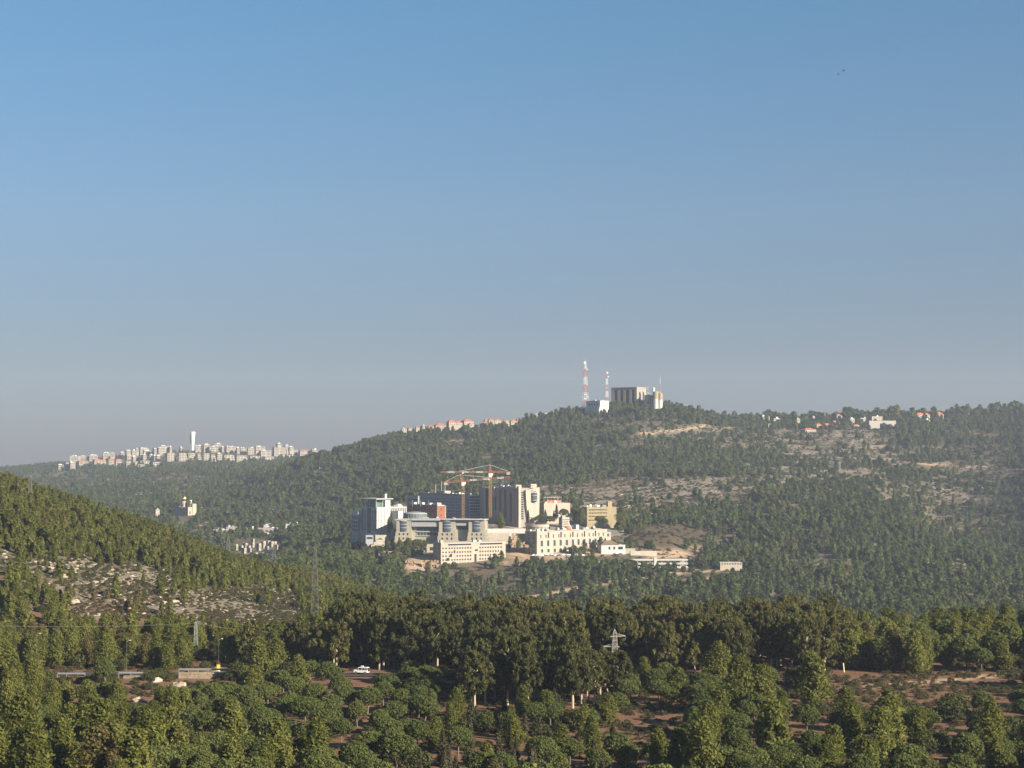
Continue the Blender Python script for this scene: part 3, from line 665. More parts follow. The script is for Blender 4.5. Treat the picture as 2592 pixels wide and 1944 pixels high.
MB().lathe([(.3, tz(652)), (2.9, tz(626))], 14, fxx(1148), -2.6, math.pi, 2 * math.pi).build('oriel_base', 'shade_stone', R)
for j in range(4): MB().lathe([(3.16, tz(605) + j * 4.2), (3.16, tz(605) + j * 4.2 + .5)], 14, fxx(1148), -2.6, math.pi, 2 * math.pi).build('oriel_band', 'grey_panel', R)
for i in range(4): pane(R, 'window', (a0 + 4.6 + i * 1.7, -2.68, tz(915)), .8, 1.0, 'glass')
MB().box(-1.0, 5.2, 1, 8, H, H + 2.8).build('lift_housing', 'lime_warm', R); MB().box(W - 7, W - .5, 1, 7, H, H + 3.4).build('plant_room', 'lime_warm', R)
MB().box(-.9, -.02, ty(506), ty(452), tz(545), H + .6).build('corner_fin', 'lime_warm', R)
MB().box(-.4, -.02, ty(345), ty(318), -6, H + .3).build('edge_pier', 'concrete', R)
for i in range(7): MB().box(1 + .6 * i, 2.6 + .6 * i, 8 + 4.2 * i, 11 + 4.2 * i, H, H + 1.2 + (i % 3) * .7).build('rooftop_unit', ('unit_white', 'steel')[i % 2], R)

# blue ward building with rows of windows, its right end under construction
R, W, D, s = site('ward_building', 'long blue grey ward building with rows of windows behind the front complex', 'building', 1188, 1309, 1610, 40, 1216, uL=1062)
H = (1309 - 1254) * s
wallbox(R, W, D, H, 'blue_panel', front=grid(1, W - 1, 5, 1.8, 1, H - 1, 7, 1.5), left=grid(5, D - 1, 22, 1.7, 1.0, H - 2.2, 6, 1.35) + [(.8, 1, 3.2, H - 3)], recess=.35, glass='glass_blue', roof='roof_grey')
mb = MB()
for j in range(8): mb.box(-.5, W + .1, -.45, -.02, j * H / 7.2, j * H / 7.2 + .75)
mb.build('floor_edges', 'white_panel', R)['kind'] = 'stuff'
for j in range(7): MB().box(-.22, -.02, 4.4, D - .3, .2 + j * (H - 3.2) / 6, .75 + j * (H - 3.2) / 6).build('sill_band', 'grey_panel', R)
MB().box(-.8, W * .5, 3, D, H + .2, H + .9).build('roof_screen', 'dark_steel', R); MB().box(2, 9, D * .52, D * .66, H, H + 3.4).build('plant_room', 'lime', R)
roof_units(R, W, D, H, 12, 8)
for t, h in ((.74, 9), (.62, 12), (.55, 12)): MB().bar((4, D * t, H), (4, D * t, H + h), .45, k=8).build('flue', 'steel', R)
R, W, D, s = site('dark_annex', 'dark glazed annex at the left end of the blue ward building', 'building', 1058, 1310, 1640, 38, 1062, uL=1030)
wallbox(R, W, D, (1310 - 1256) * s, 'grey_panel', left=grid(1, D - 1, 4, 3, 1, 18, 4, 2.6), glass='glass', roof='roof_grey')
R, W, D, s = site('brick_block', 'low red brick block with bright orange sunlit end between the hospital wings', 'building', 1107, 1312, 1572, 36, 1128, uL=1033)
H = (1312 - 1279) * s
wallbox(R, W, D, H, 'brick_red', left=grid(1.5, D - 2, 12, 1.3, 1, H - 1, 3, 1.3), front=[(W * .42, H * .62, 1.0, 1.4), (W * .42, H * .15, 1.0, 1.4)], recess=.3, roof='roof_grey')
MB().box(-.25, W + .25, -.25, -.02, H - .6, H + .1).box(-.25, .15, -.25, -.02, -2, H - .61).box(W - .15, W + .25, -.25, -.02, -2, H - .61).build('white_frame', 'white_panel', R)
MB().box(.5, W * .6, 1, 6, H, H + 2.2).build('roof_hut', 'lime', R); roof_units(R, W, D, H, 6, 12)
for t in (.25, .52, .8): MB().bar((-1.2, D * t, -4), (-1.2, D * t, H + 4), .28).build('scaffold_pole', 'steel', R)

# white panel building at left with canopy roof
R, W, D, s = site('panel_building', 'white panelled building with dark glass strip and thin flat canopy roof', 'building', 953.5, 1352, 1515, 40, 988, uL=915)
H = (1352 - 1285) * s; rect = []
for x in (.08, .31, .54): rect.append((W * x, 2, .55, H - 4))
wallbox(R, W, D, H, 'white_panel', front=rect, left=[(D * .36, .8, D * .26, H - 1.2), (D * .08, 2, 1.5, H - 4), (D * .22, 2, 1.2, H - 4), (D * .72, 2, 1.5, H - 4), (D * .88, 2, 1.5, H - 4)], recess=.5, glass='glass_blue', roof='roof_grey')
mb = MB()
for j in range(1, 6): mb.box(-.2, -.02, .2, D * .35, j * H / 6, j * H / 6 + .35).box(-.2, -.02, D * .63, D - .2, j * H / 6, j * H / 6 + .35).box(0, W, -.2, -.02, j * H / 6, j * H / 6 + .28)
mb.build('facade_rails', 'grey_panel', R)['kind'] = 'stuff'
MB().box(W * .66, W + .6, .5, D * .3, H * .2, H + 6.0).build('stair_tower', 'white_panel', R)
MB().box(-1.5, W + 2.2, -1.5, D * 1.15, H + 6.8, H + 7.5).build('canopy', 'roof_white', R)
for x, y in ((.5, 1.5), (W * .5, .8), (.5, D * .5), (W * .6, D * .8), (.5, D - 1)): MB().bar((x, y, H - .6), (x, y, H + 6.8), .28).build('column', 'white_panel', R)
MB().box(1.2, W * .62, 3, D * .75, H - .4, H + 4.2).build('penthouse', 'green_panel', R); MB().box(W * .78, W * .78 + 1.8, 3, 5, H + 7.5, H + 11.2).build('chimney', 'white_paint', R)
R, W, D, s = site('grey_annex', 'grey block with pale rounded roof room left of the white panelled building', 'building', 906, 1350, 1530, 38, 914, uL=890)
H = (1350 - 1304) * s; wallbox(R, W, D, H, 'grey_panel', left=grid(.8, D - 1, 3, 2.6, 1, H - 1, 4, 2.4), front=[(W * .3, 2, W * .3, H - 4)], glass='glass_blue')
MB().box(-.4, W + .3, -.4, D * .9, H + .2, H + 3.6, tx=.6, ty=.6).build('roof_room', 'white_panel', R)
R, W, D, s = site('white_wing', 'low white wing with narrow window slits behind the white panelled building', 'building', 988, 1306, 1548, 8, 1030, D=18)
H = (1306 - 1283) * s; wallbox(R, W, D, H, 'white_panel', front=grid(.5, W - .5, 9, .6, 1, H - .8, 1, H - 2.5), roof='roof_grey'); roof_units(R, W, D, H, 7, 21)

# front complex: stepped stone bays, curved glass, grey upper band
R, W, D, s = site('front_complex', 'wide tan stone hospital front with three flared bays and curved glass windows', 'building', 1004, 1378, 1490, -5, 1228, D=34)
H = (1378 - 1317) * s; Xf = lambda x: (x - 750) / 1150.0 * W; Zf = lambda y: (1378 - (1140 + y / 5.185)) * s
wallbox(R, Xf(1880), D - 4, H - 1.5, 'tan_stone', y0=4, front=[(Xf(1000), Zf(1125), Xf(1290) - Xf(1000), Zf(1010) - Zf(1125), 'glass_green'), (Xf(1540), Zf(1040), Xf(1680) - Xf(1540), Zf(990) - Zf(1040))], recess=.8, glass='glass', roof='roof_white')
for (x0, x1) in ((750, 940), (1305, 1520), (1690, 1900)):
    bay = MB(); a, b = Xf(x0), Xf(x1); w = b - a
    zm = Zf(1070); st = [(zm, H, 0), (zm * .66, zm - .01, .9), (zm * .33, zm * .66 - .01, 1.7), (-7, zm * .33 - .01, 2.5)]
    for z0, z1, o in st: bay.box(a - o * .6, b + o, -2 - o, 4.5, z0, z1)
    bo = bay.build('bay', 'tan_stone', R)
    for z0, z1, o in st[1:]:
        for t in (.22, .5, .78): pane(R, 'window', (a + w * t - .6, -2 - o - .05, max(z0, 0) + .9), 1.3, 1.7, 'glass')
    for q in range(3): pane(R, 'side_window', (b + st[1 + q][2] + .03, -1.6, max(st[1 + q][0], 0) + .6), 4.2, 2.6, 'glass_pale', math.pi / 2)
    gz0, gz1 = Zf(1060), Zf(930)
    MB().lathe([(w * .30, gz0), (w * .30, gz1)], 12, a + w * .48, -1.2, math.pi * 1.0, math.pi * 2.0).build('curved_window', 'glass_blue', R).scale = (1, .6, 1)
    MB().lathe([(w * .33, gz1), (w * .33, gz1 + .8), (.1, gz1 + .82)], 12, a + w * .48, -1.2, math.pi * 1.0, math.pi * 2.0).build('window_hood', 'tan_stone', R).scale = (1, .6, 1)
    for t in (.33, .66): MB().lathe([(w * .305, gz0 + (gz1 - gz0) * t), (w * .305, gz0 + (gz1 - gz0) * t + .5)], 12, a + w * .48, -1.2, math.pi, math.pi * 2).build('window_band', 'grey_panel', R).scale = (1, .6, 1)
for (x0, x1, y0, y1) in ((945, 1300, 893, 1000), (1526, 1686, 893, 985)):
    MB().box(Xf(x0), Xf(x1), -.6, 4.6, Zf(y1), Zf(y0)).build('upper_band', 'grey_panel', R)
for i in range(7): MB().box(Xf(1010) + i * 2.6, Xf(1010) + i * 2.6 + .25, 3.6, 3.98, Zf(1125), Zf(1010)).build('mullion', 'steel', R)
MB().box(Xf(1000), Xf(1290), 3.2, 3.95, Zf(1075), Zf(1062)).box(Xf(1000), Xf(1290), 3.2, 3.95, Zf(1128), Zf(1118)).build('balcony_slab', 'concrete', R)
for i in range(5): pane(R, 'window', (Xf(985) + i * 2.3, 3.9, 1.0), 1.2, 3.0, 'glass')
MB().box(-1.5, Xf(1905), -2.8, D * .8, H + .02, H + .55).build('roof_slab', 'roof_white', R)
mb = MB(); mb.prism([(Xf(1350), -4.5), (Xf(1900), -4.5), (Xf(1900), 10), (Xf(1350), 10)], H + .6, H + 1.1, [(Xf(1350), -4.5), (Xf(1900), -4.5), (Xf(1900), 10), (Xf(1350), 10)]); mb.build('canopy', 'roof_white', R)
roof_units(R, W, D, H, 12, 31)
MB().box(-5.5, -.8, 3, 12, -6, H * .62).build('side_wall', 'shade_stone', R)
R, W, D, s = site('roof_block', 'plain pale block with sunlit right side above the tan front complex', 'building', 1008, 1322, 1518, 42, 1020, uL=989)
H = (1322 - 1294) * s; wallbox(R, W, D, H, 'white_panel', roof='roof_white', left=[(D * .75, 1, .6, H - 3)])
p = P(1051, 1316, 1535); R = thing('round_hall', 'round dark glazed hall with shallow pale dome behind the tan front complex', 'building', p); NO_TREE.append((p.x, p.y, 14))
MB().lathe([(10, -6), (10, 5.2)], 32).build('wall', 'green_panel', R); MB().lathe([(10.4, 5.2), (10.4, 5.6), (8, 6.4), (4, 7.0), (.1, 7.2)], 32).build('dome', 'grey_panel', R, smooth=True)
for i in range(14): t = math.pi * (1.02 + .96 * i / 13); MB().bar((10.1 * math.cos(t), 10.1 * math.sin(t), -1), (10.1 * math.cos(t), 10.1 * math.sin(t), 5), .22).build('mullion', 'steel', R)

# blocks to the right of the tower
R, W, D, s = site('laboratory_block', 'plain beige block with red and white rooftop machinery right of the tower', 'building', 1377, 1316, 1590, 22, 1443, uL=1362)
H = (1316 - 1274) * s; wallbox(R, W, D, H, 'lime_warm', left=grid(1, D - 1, 3, 1.0, 2, H - 2, 4, 1.2), front=[(W * .5, H * .28, 1.0, 1.2)], roof='roof_grey')
roof_units(R, W * .7, D, H, 16, 41); MB().box(W * .15, W * .68, 2, 6, H, H + 2.4).build('red_unit', 'crane_red', R)
for i in range(6): MB().bar((W * .02 + i * W * .13, 1, H), (W * .02 + i * W * .13, 1, H + 5.2), .12).build('rail_post', 'unit_white', R)
MB().bar((W * .02, 1, H + 5.2), (W * .67, 1, H + 5.2), .14).build('rail', 'unit_white', R)
R, W, D, s = site('yellow_block', 'yellow stone building with four rows of small windows beside the pines', 'building', 1486, 1327, 1580, 12, 1560, D=20)
H = (1327 - 1284) * s
rect = []
for j, v in enumerate((1291, 1299, 1307.5, 1317)): rect += [(W * .06 + i * W * .052, (1327 - v) * s - .5, 1.0, 1.1) for i in range(12) if not (j in (2, 3) and 6 < i < 9)]
wallbox(R, W, D, H, 'yellow_stone', front=rect, right=grid(2, D - 2, 3, 1.2, 1, H - 1, 4, 1.2)); MB().box(W * .72, W * .86, 1, 6, H, H + 5.0).build('stair_head', 'yellow_stone', R); roof_units(R, W * .7, D, H, 9, 44)
R, W, D, s = site('banded_tower', 'small stair tower with dark horizontal bands on the clinic roof line', 'building', 1423, 1344, 1525, 36, 1441, uL=1414)
H = (1344 - 1310) * s; wallbox(R, W, D, H, 'lime', front=[(.3, H * t, W - .6, .55) for t in (.16, .32, .48, .64, .80)], left=[(.3, H * t, D - .6, .55) for t in (.16, .32, .48, .64, .80)], recess=.5); MB().box(.5, W * .5, .5, 3, H, H + 1.6).build('roof_hut', 'lime', R)
p = P(1362, 1341, 1532); R = thing('curved_wall_hall', 'low hall with curved pale parapet in front of the tower', 'building', p); NO_TREE.append((p.x, p.y, 12))
MB().lathe([(10.2, -6), (10.2, 2.4)], 24, 0, 6, math.pi, 2 * math.pi).build('wall', 'lime', R); MB().lathe([(10.8, 2.4), (10.8, 4.6), (10.2, 4.7), (10.1, 2.6), (.1, 2.5)], 24, 0, 6, math.pi, 2 * math.pi).build('parapet', 'lime_warm', R)
for i in range(9): t = math.pi * (1.1 + .8 * i / 8); MB().bar((10.25 * math.cos(t), 6 + 10.25 * math.sin(t), .6), (10.25 * math.cos(t), 6 + 10.25 * math.sin(t), 2), .3).build('window', 'glass', R)
def low(name, label, cat, u0, u1, vt, vb, Y, yaw, D, mat, roof='roof_white', front=(), base=5.0, glass='glass', group=None):
    R, W, D, s = site(name, label, cat, u0, vb, Y, yaw, u1, D=D, group=group); H = (vb - vt) * s
    wallbox(R, W, D, H, mat, front=[(W * a, H * b, W * c, H * d) for a, b, c, d in front], roof=roof, base=base, parapet=.3, recess=.25, glass=glass); return R, W, D, H
low('retaining_wall', 'long white retaining wall between the front complex and the tower', 'wall', 1234, 1330, 1339, 1349, 1503, 4, 1.5, 'white_panel')
low('retaining_wall', 'stepped tan retaining wall under the white wall beside the front complex', 'wall', 1236, 1290, 1350, 1362, 1488, 6, 2, 'lime_warm')
low('retaining_wall', 'tan stone retaining wall right of the long clinic block', 'wall', 1578, 1607, 1389, 1401, 1470, 5, 2, 'tan_stone')
low('retaining_wall', 'long sloping tan wall below the bare brown mound', 'wall', 1596, 1662, 1396, 1408, 1462, 14, 2, 'lime')
R, W, D, H = low('brown_roof_house', 'low white house with brown hipped roof right of the clinic block', 'house', 1522, 1582, 1380, 1394, 1462, 10, 13, 'white_panel', front=[(.3, .2, .08, .5), (.5, .2, .08, .5), (.7, .2, .2, .5)])
MB().prism([(-.5, -.5), (W * .76, -.5), (W * .76, D + .5), (-.5, D + .5)], H + .2, H + 3.6, [(W * .25, D * .45), (W * .5, D * .45), (W * .5, D * .55), (W * .25, D * .55)]).build('roof', 'wood', R)
R, W, D, H = low('pale_shed', 'pale windowless shed with dark flat roof among the pines below the clinic', 'shed', 1463, 1521, 1420, 1437, 1408, 16, 12, 'lime', roof='roof_grey')
MB().box(-.6, W + .6, -.8, D, H + .17, H + .5).build('roof_edge', 'roof_grey', R)
R, W, D, H = low('service_building', 'long white service building among trees right of the parking deck', 'building', 1823, 1877, 1424, 1431, 1420, 3, 8, 'lime', front=[(.05 + .12 * i, .3, .08, .4) for i in range(8)])
# parking deck
R, W, D, s = site('parking_deck', 'open two storey parking deck with pale slab edges at the foot of the mound', 'building', 1598, 1437, 1408, 3, 1740, D=16)
for j in range(3): MB().box(0, W, 0, D, j * 2.9 - .6, j * 2.9 + .35).build('slab', 'concrete', R); MB().box(0, W, -.15, -.02, j * 2.9 - .1, j * 2.9 + 1.0).build('parapet', 'roof_white', R)
for i in range(10): MB().box(i * W / 9.3, i * W / 9.3 + .5, .3, .8, -6, 6.1).build('column', 'concrete', R)
MB().box(W * .40, W * .45, -.6, 4, -5, 7.8).build('stair_tower', 'white_panel', R); MB().box(.5, W - .5, D - .5, D - .1, -6, 6).build('back_wall', 'concrete', R)
# container sheds, gatehouse, small service houses at lower left of the hospital
R, W, D, H = low('long_shed', 'long low pink brown shed with dark band on the road below the front complex', 'shed', 953, 1016, 1397, 1413, 1448, 8, 5, 'container_pink', roof='container_pink')
MB().box(.3, W - .3, -.08, -.02, H * .33, H * .45).build('dark_band', 'dark_steel', R); MB().box(W * .3, W * .33, -.1, -.02, 0, H * .9).build('dark_panel', 'dark_steel', R)
R, W, D, H = low('container_hut', 'small red and white container hut left of the long shed', 'hut', 921, 946, 1405, 1414, 1452, 8, 4, 'white_panel', front=[(.5, .3, .1, .5), (.7, .3, .1, .5)]); MB().box(-.1, W * .35, -.15, D + .1, -2, H + .2).build('red_end', 'container_red', R)
R, W, D, H = low('entrance_hall', 'beige entrance hall with curved dark side left of the front complex', 'building', 950, 980, 1355, 1378, 1492, 15, 14, 'tan_stone', front=[(.1, .1, .08, .5), (.3, .1, .08, .5), (.55, .1, .08, .5)])
low('guard_house', 'grey and red guard house below the white panelled building', 'hut', 926, 946, 1356, 1378, 1484, 12, 7, 'grey_panel', front=[(.1, .6, .8, .25)])
R, W, D, H = low('terraced_planter', 'stepped pale stone terraces beside the guard house', 'terrace', 940, 978, 1379, 1390, 1466, 10, 6, 'lime'); MB().box(2, W - 1, 1.5, D, H + .16, H + 2.2).box(4, W - 2, 3, D, H + 2.21, H + 4).build('upper_step', 'lime', R)
R, W, D, H = low('portal_wall', 'tan wall with dark gateway left of the office block', 'wall', 1080, 1112, 1378, 1394, 1462, 8, 3, 'tan_stone', front=[(.25, .02, .3, .55), (.65, .02, .25, .45)])
# sandstone cut left of the office block and slope beside the clinic
def rock_cut(name, label, u0, u1, vt, vb, Y, seed, d=9, rows=6, mat='rock_cut'):
    r = random.Random(seed); R = thing(name, label, 'rock face', P(u0, vb, Y)); s = Y / F; W = (u1 - u0) * s; H = (vb - vt) * s; n = 9
    for j in range(rows):
        for i in range(n):
            if r.random() < .12: continue
            x0 = W * i / n + r.uniform(-.6, .6); x1 = W * (i + 1) / n + r.uniform(-.4, .8); z0 = H * j / rows; back = d * j / rows + r.uniform(-.7, .7)
            hh = H / rows * r.uniform(.85, 1.15); o = MB().box(x0, x1, back, d + 4, z0 - .5, z0 + hh, tx=r.uniform(.05, .5), ty=r.uniform(.1, .7)).build('rock_layer', mat, R)
stone('rock_cut', (0.341, 0.244, 0.148), course=.9, var=.4)
rock_cut('rock_face', 'layered orange sandstone cut left of the office block', 1066, 1108, 1420, 1450, 1400, 1); rock_cut('rock_face', 'small broken sandstone cut among pines left of the office block', 1026, 1050, 1420, 1440, 1405, 2, rows=4)
rock_cut('rock_face', 'layered sandstone bank on the slope right of the office block', 1300, 1326, 1428, 1450, 1408, 3, rows=5); rock_cut('rock_face', 'tan cut slope between the office block and the clinic', 1296, 1345, 1352, 1384, 1455, 4, d=14, rows=6)

# ------------------------------------------------------------------ tower cranes
def lattice(mb, p, q, w0, w1, n, r, side=None, rd=None):
    """four-chord lattice from p to q"""
    p = Vector(p); q = Vector(q); d = (q - p).normalized(); a = Vector(side) if side else (d.orthogonal() if abs(d.z) < .9 else Vector((1, 0, 0)))
    a = (a - d * a.dot(d)).normalized(); b = d.cross(a); rd = rd or r * .7
    def ring(t): c = p + (q - p) * t; w = (w0 + (w1 - w0) * t) / 2; return [c + a * w + b * w, c - a * w + b * w, c - a * w - b * w, c + a * w - b * w]
    for k in range(4): mb.bar(ring(0)[k], ring(1)[k], r)
    for i in range(n):
        A, B = ring(i / n), ring((i + 1) / n)
        for k in range(4):
            mb.bar(A[k], B[(k + 1) % 4] if i % 2 else B[k], rd) if False else mb.bar(A[k] if i % 2 else A[(k + 1) % 4], B[(k + 1) % 4] if i % 2 else B[k], rd)
            mb.bar(B[k], B[(k + 1) % 4], rd)
    return mb
def crane(label, u, vb, Y, vtop, jib_px, ctr_px, apex_px, yaw, tilt, apex_shift=0.0, mast='crane_yellow', red_top=0.0):
    s = Y / F; p = P(u, vb, Y); R = thing('tower_crane', label, 'crane', p, math.radians(yaw), 'tower cranes of the hospital building site'); h = (vb - vtop) * s
    nb = max(4, int(h / 2.6))
    lattice(MB(), (0, 0, -4), (0, 0, h * .80), 2.0, 2.0, nb, .13).build('mast', mast, R)
    if h > 12: lattice(MB(), (0, 0, h * .80), (0, 0, h - 3.6), 2.0, 2.0, 4, .13).build('upper_mast', 'crane_yellow', R)
    MB().box(-1.3, 1.3, -1.3, 1.3, h - 3.6, h - .6).build('slewing_unit', 'crane_white', R)
    ax = apex_px * s; sh = apex_shift * s
    lattice(MB(), (0, 0, h - .6), (sh, 0, h + ax), 1.8, .4, 4, .16).build('tower_head', 'crane_red', R)
    L, Cn = jib_px * s, ctr_px * s; sg = 1 if L > 0 else -1; tl = math.tan(math.radians(tilt)); n = 7
    for i in range(n):
        a, b = L * i / n, L * (i + 1) / n
        lattice(MB(), (a, 0, h + .6 + tl * abs(a)), (b, 0, h + .6 + tl * abs(b)), 1.2, 1.1, 4, .10, side=(0, 1, 0)).build('jib_section', ('crane_red', 'crane_white')[i % 2 if n > 3 else 0], R)
    lattice(MB(), (0, 0, h + .6), (-sg * Cn, 0, h + .6 - tl * Cn), 1.3, 1.3, 5, .12, side=(0, 1, 0)).build('counter_jib', 'crane_red', R)
    MB().box(min(-sg * Cn, -sg * Cn * .82), max(-sg * Cn, -sg * Cn * .82), -1.0, 1.0, h - 1.6 - tl * Cn, h + .3 - tl * Cn).build('counterweight', 'concrete', R)
    MB().bar((sh, 0, h + ax), (L * .62, 0, h + 1.2 + tl * abs(L * .62)), .11).build('jib_tie', 'crane_white', R); MB().bar((sh, 0, h + ax), (-sg * Cn * .9, 0, h + 1.2 - tl * Cn * .9), .11).build('counter_tie', 'crane_white', R)
    MB().box(.9, 2.3, -1.6, -.4, h - 2.6, h - .5).build('cab', 'crane_white', R); MB().box(L * .55 - .7, L * .55 + .7, -.6, .6, h - .7 + tl * abs(L * .55), h - .1 + tl * abs(L * .55)).build('trolley', 'crane_white', R)
    return R
crane('tall red and white tower crane on yellow mast beside the hospital tower', 1241, 1328, 1535, 1197, -126, 50, 20, 0, 0)
crane('shorter red tower crane in front of the blue ward building with tilted jib', 1172, 1312, 1585, 1219, 120, 48, 17, 4, 4.5, -9)
crane('small red crane just showing over the roof of the hospital tower', 1308, 1262, 1640, 1244, 38, 16, 18, -10, 5, mast='crane_red')

# ------------------------------------------------------------------ hilltop: masts and big block
def tv_mast(label, u, vb, vt, Y, w0, w1, bands, dish):
    s = Y / F; p = P(u, vb, Y); h = (vb - vt) * s; R = thing('radio_mast', label, 'mast', p, .4, 'radio masts on the hilltop'); NO_TREE.append((p.x, p.y, 9))
    for i in range(bands):
        a, b = i / bands, (i + 1) / bands
        lattice(MB(), (0, 0, h * a - (4 if i == 0 else 0)), (0, 0, h * b), w0 + (w1 - w0) * a, w0 + (w1 - w0) * b, 4, .14).build('mast_section', ('mast_red', 'crane_white')[i % 2], R)
    for x, z, r in dish:
        d = MB().lathe([(.1, -.5), (r * .8, -.3), (r, .1), (r * .9, .15), (.1, 0)], 12).build('dish', 'unit_white', R, (x, -1.4, h * z)); d.rotation_euler = (math.pi / 2, 0, 0)
    MB().bar((0, 0, h), (0, 0, h + 3), .12).build('antenna', 'crane_white', R)
    return R
tv_mast('tall red and white lattice radio mast on the hilltop, the larger of two', 1482, 1034, 914, 2590, 8.4, 1.5, 6, [(-1.8, .97, 1.3), (2.0, .83, .9), (2.2, .5, .8)])
tv_mast('smaller red and white lattice radio mast between the tall mast and the big block', 1536, 1022, 942, 2620, 4.6, 1.3, 5, [(.2, .98, 1.3), (1.6, .86, .9), (-1.5, .5, .7)])
for u, vb, vt, lab in ((1671, 1010, 934, 'thin whip mast at the right end of the hilltop buildings'), (1640, 1000, 970, 'short thin mast just right of the big hilltop block')):
    p = P(u, vb, 2610); h = (vb - vt) * 2610 / F; R = thing('whip_mast', lab, 'mast', p, 0, 'radio masts on the hilltop')
    for i in range(4): MB().bar((0, 0, h * i / 4), (0, 0, h * (i + 1) / 4), .42 - .08 * i, .34 - .08 * i, 6).build('mast_section', ('crane_white', 'mast_red')[i % 2], R)
R, W, D, s = site('hilltop_block', 'big pale block with tall dark slots on the hilltop beside the masts', 'building', 1612, 1034, 2600, 57, 1636.5, uL=1547.5)
H = (1034 - 981) * s; yb = lambda x: (1380 - x) / 285.0 * D
lf = [(yb(x1), H * .05, yb(x0) - yb(x1), H * .86, 'slot_dark') for x0, x1 in ((1126, 1164), (1192, 1228), (1252, 1292), (1320, 1354))] + [(yb(1340), H * .93, yb(1135) - yb(1340), H * .055, 'slot_dark')]
wallbox(R, W, D, H, 'town_stone', left=lf, front=[(W * .25, H * .12, W * .14, H * .68, 'slot_dark'), (W * .60, H * .12, W * .14, H * .68, 'slot_dark')], recess=1.6, roof='roof_grey')
MB().box(-.4, W + .4, -.4, D + .4, H + .17, H + .9).build('roof_edge', 'concrete', R)
R, W, D, s = site('hilltop_annex', 'white sloped building with four dark windows under the tall radio mast', 'building', 1519, 1040, 2560, 42, 1541, uL=1484)
H = (1040 - 1014) * s; wallbox(R, W, D, H, 'white_panel', left=[(D * (.16 + .19 * i), H * .52, D * .12, H * .22) for i in range(4)], recess=.5); MB().box(-3, -.02, 0, D, -5, H * .45, tx=1.3).build('sloped_base', 'white_panel', R); roof_units(R, W, D, H, 5, 51)
R, W, D, s = site('hilltop_shed', 'tan low building between the big block and the round tanks', 'building', 1638, 1024, 2590, 20, 1655, D=10); H = (1024 - 1000) * s
wallbox(R, W, D, H, 'tan_stone', front=grid(1, W - 1, 3, 1.5, 1, H * .6, 2, 1.4)); roof_units(R, W, D, H, 4, 52)
for u, v0, v1, rr, lab in ((1660, 1028, 991, 4.2, 'larger round cream tank tower right of the big hilltop block'), (1671, 1028, 995, 3.4, 'smaller round cream tank tower at the end of the hilltop row')):
    p = P(u, v0, 2585); h = (v0 - v1) * 2585 / F; R = thing('tank_tower', lab, 'tank', p, 0, 'round tanks on the hilltop'); NO_TREE.append((p.x, p.y, 8))
    MB().lathe([(rr, -4), (rr, h * .5)], 18).build('base', 'white_panel', R); MB().lathe([(rr + .3, h * .5), (rr + .3, h * .98), (rr, h), (.1, h + .5)], 18).build('tank', 'yellow_stone', R)
    for z in (.66, .82): MB().lathe([(rr + .45, h * z), (rr + .45, h * z + .5)], 18).build('hoop', 'tan_stone', R)
p = P(1654.5, 991, 2595); R = thing('roof_tank', 'small white cylindrical water tank high above the tan hilltop building', 'tank', p); MB().lathe([(.1, 0), (1.8, 0), (1.8, 5.6), (.1, 6)], 14).build('tank', 'unit_white', R)
for x, y in ((1, 1), (-1, 1), (1, -1), (-1, -1)): MB().bar((x, y, -6), (x, y, 0), .2).build('leg', 'steel', R)

# ------------------------------------------------------------------ red roofed houses along the ridges
HC = [0]
def house(u0, u1, vt, vb, Y, label, roof='red', yaw=None, wallm='town_stone', group=None):
    HC[0] += 1; Y = min(ground_at((u0 + u1) / 2, vb, 2300, 2800).y, Y + 40); r = random.Random(HC[0] * 17); yaw = r.uniform(16, 34) if yaw is None else yaw
    s = Y / F; du = u1 - u0; uc = u0 + du * .14
    R, W, D, s = site('ridge_house', label, 'house', uc, vb, Y, yaw, u1, D=max(5, du * s * .62), group=group); H = (vb - vt) * s * .86; hw = H * (.62 if roof == 'red' else 1.0)
    nx = max(2, int(W / 3.6)); nz = max(1, int(hw / 2.9))
    wallbox(R, W, D, hw, wallm, front=grid(.6, W - .6, nx, min(1.3, W / nx * .45), .3, hw - .2, nz, min(1.4, hw / nz * .5)), left=grid(.6, D - .6, max(2, int(D / 4)), 1.1, .3, hw - .2, nz, min(1.3, hw / nz * .5)), recess=.25, base=6, parapet=.2, roof='roof_white')
    if roof == 'red':
        e = .5; x = min(W, D) * .5; q = [(x, D / 2 - .1), (W - x, D / 2 - .1), (W - x, D / 2 + .1), (x, D / 2 + .1)] if W > D else [(W / 2 - .1, x), (W / 2 + .1, x), (W / 2 + .1, D - x), (W / 2 - .1, D - x)]
        rf = MB().prism([(-e, -e), (W + e, -e), (W + e, D + e), (-e, D + e)], hw + .17, H + .3, q).build('roof', 'roof_red', R)
        MB().box(W * .7, W * .7 + .8, D * .6, D * .6 + .8, hw, H + .9).build('chimney', wallm, rf)
    else: roof_units(R, W, D, H, 2, HC[0])
    return R
Q = lambda x, o=1000: o + x / 5.53
ridge = [(90, 165, 300, 340, 0), (180, 240, 283, 312, 1), (285, 345, 266, 296, 1), (380, 420, 258, 290, 0), (455, 545, 250, 305, 1), (548, 715, 220, 305, 1), (738, 850, 170, 270, 1), (830, 945, 190, 272, 1), (945, 1100, 163, 250, 1), (1035, 1080, 213, 280, 1), (1195, 1335, 203, 282, 1), (1250, 1300, 158, 222, 1), (1300, 1390, 158, 215, 1), (1385, 1480, 163, 210, 1),
         (1455, 1525, 193, 245, 1), (1520, 1600, 178, 225, 1), (1610, 1705, 173, 235, 1), (1690, 1805, 153, 230, 1), (1820, 1970, 143, 205, 1), (1925, 2000, 103, 160, 0), (2085, 2125, 93, 150, 0)]
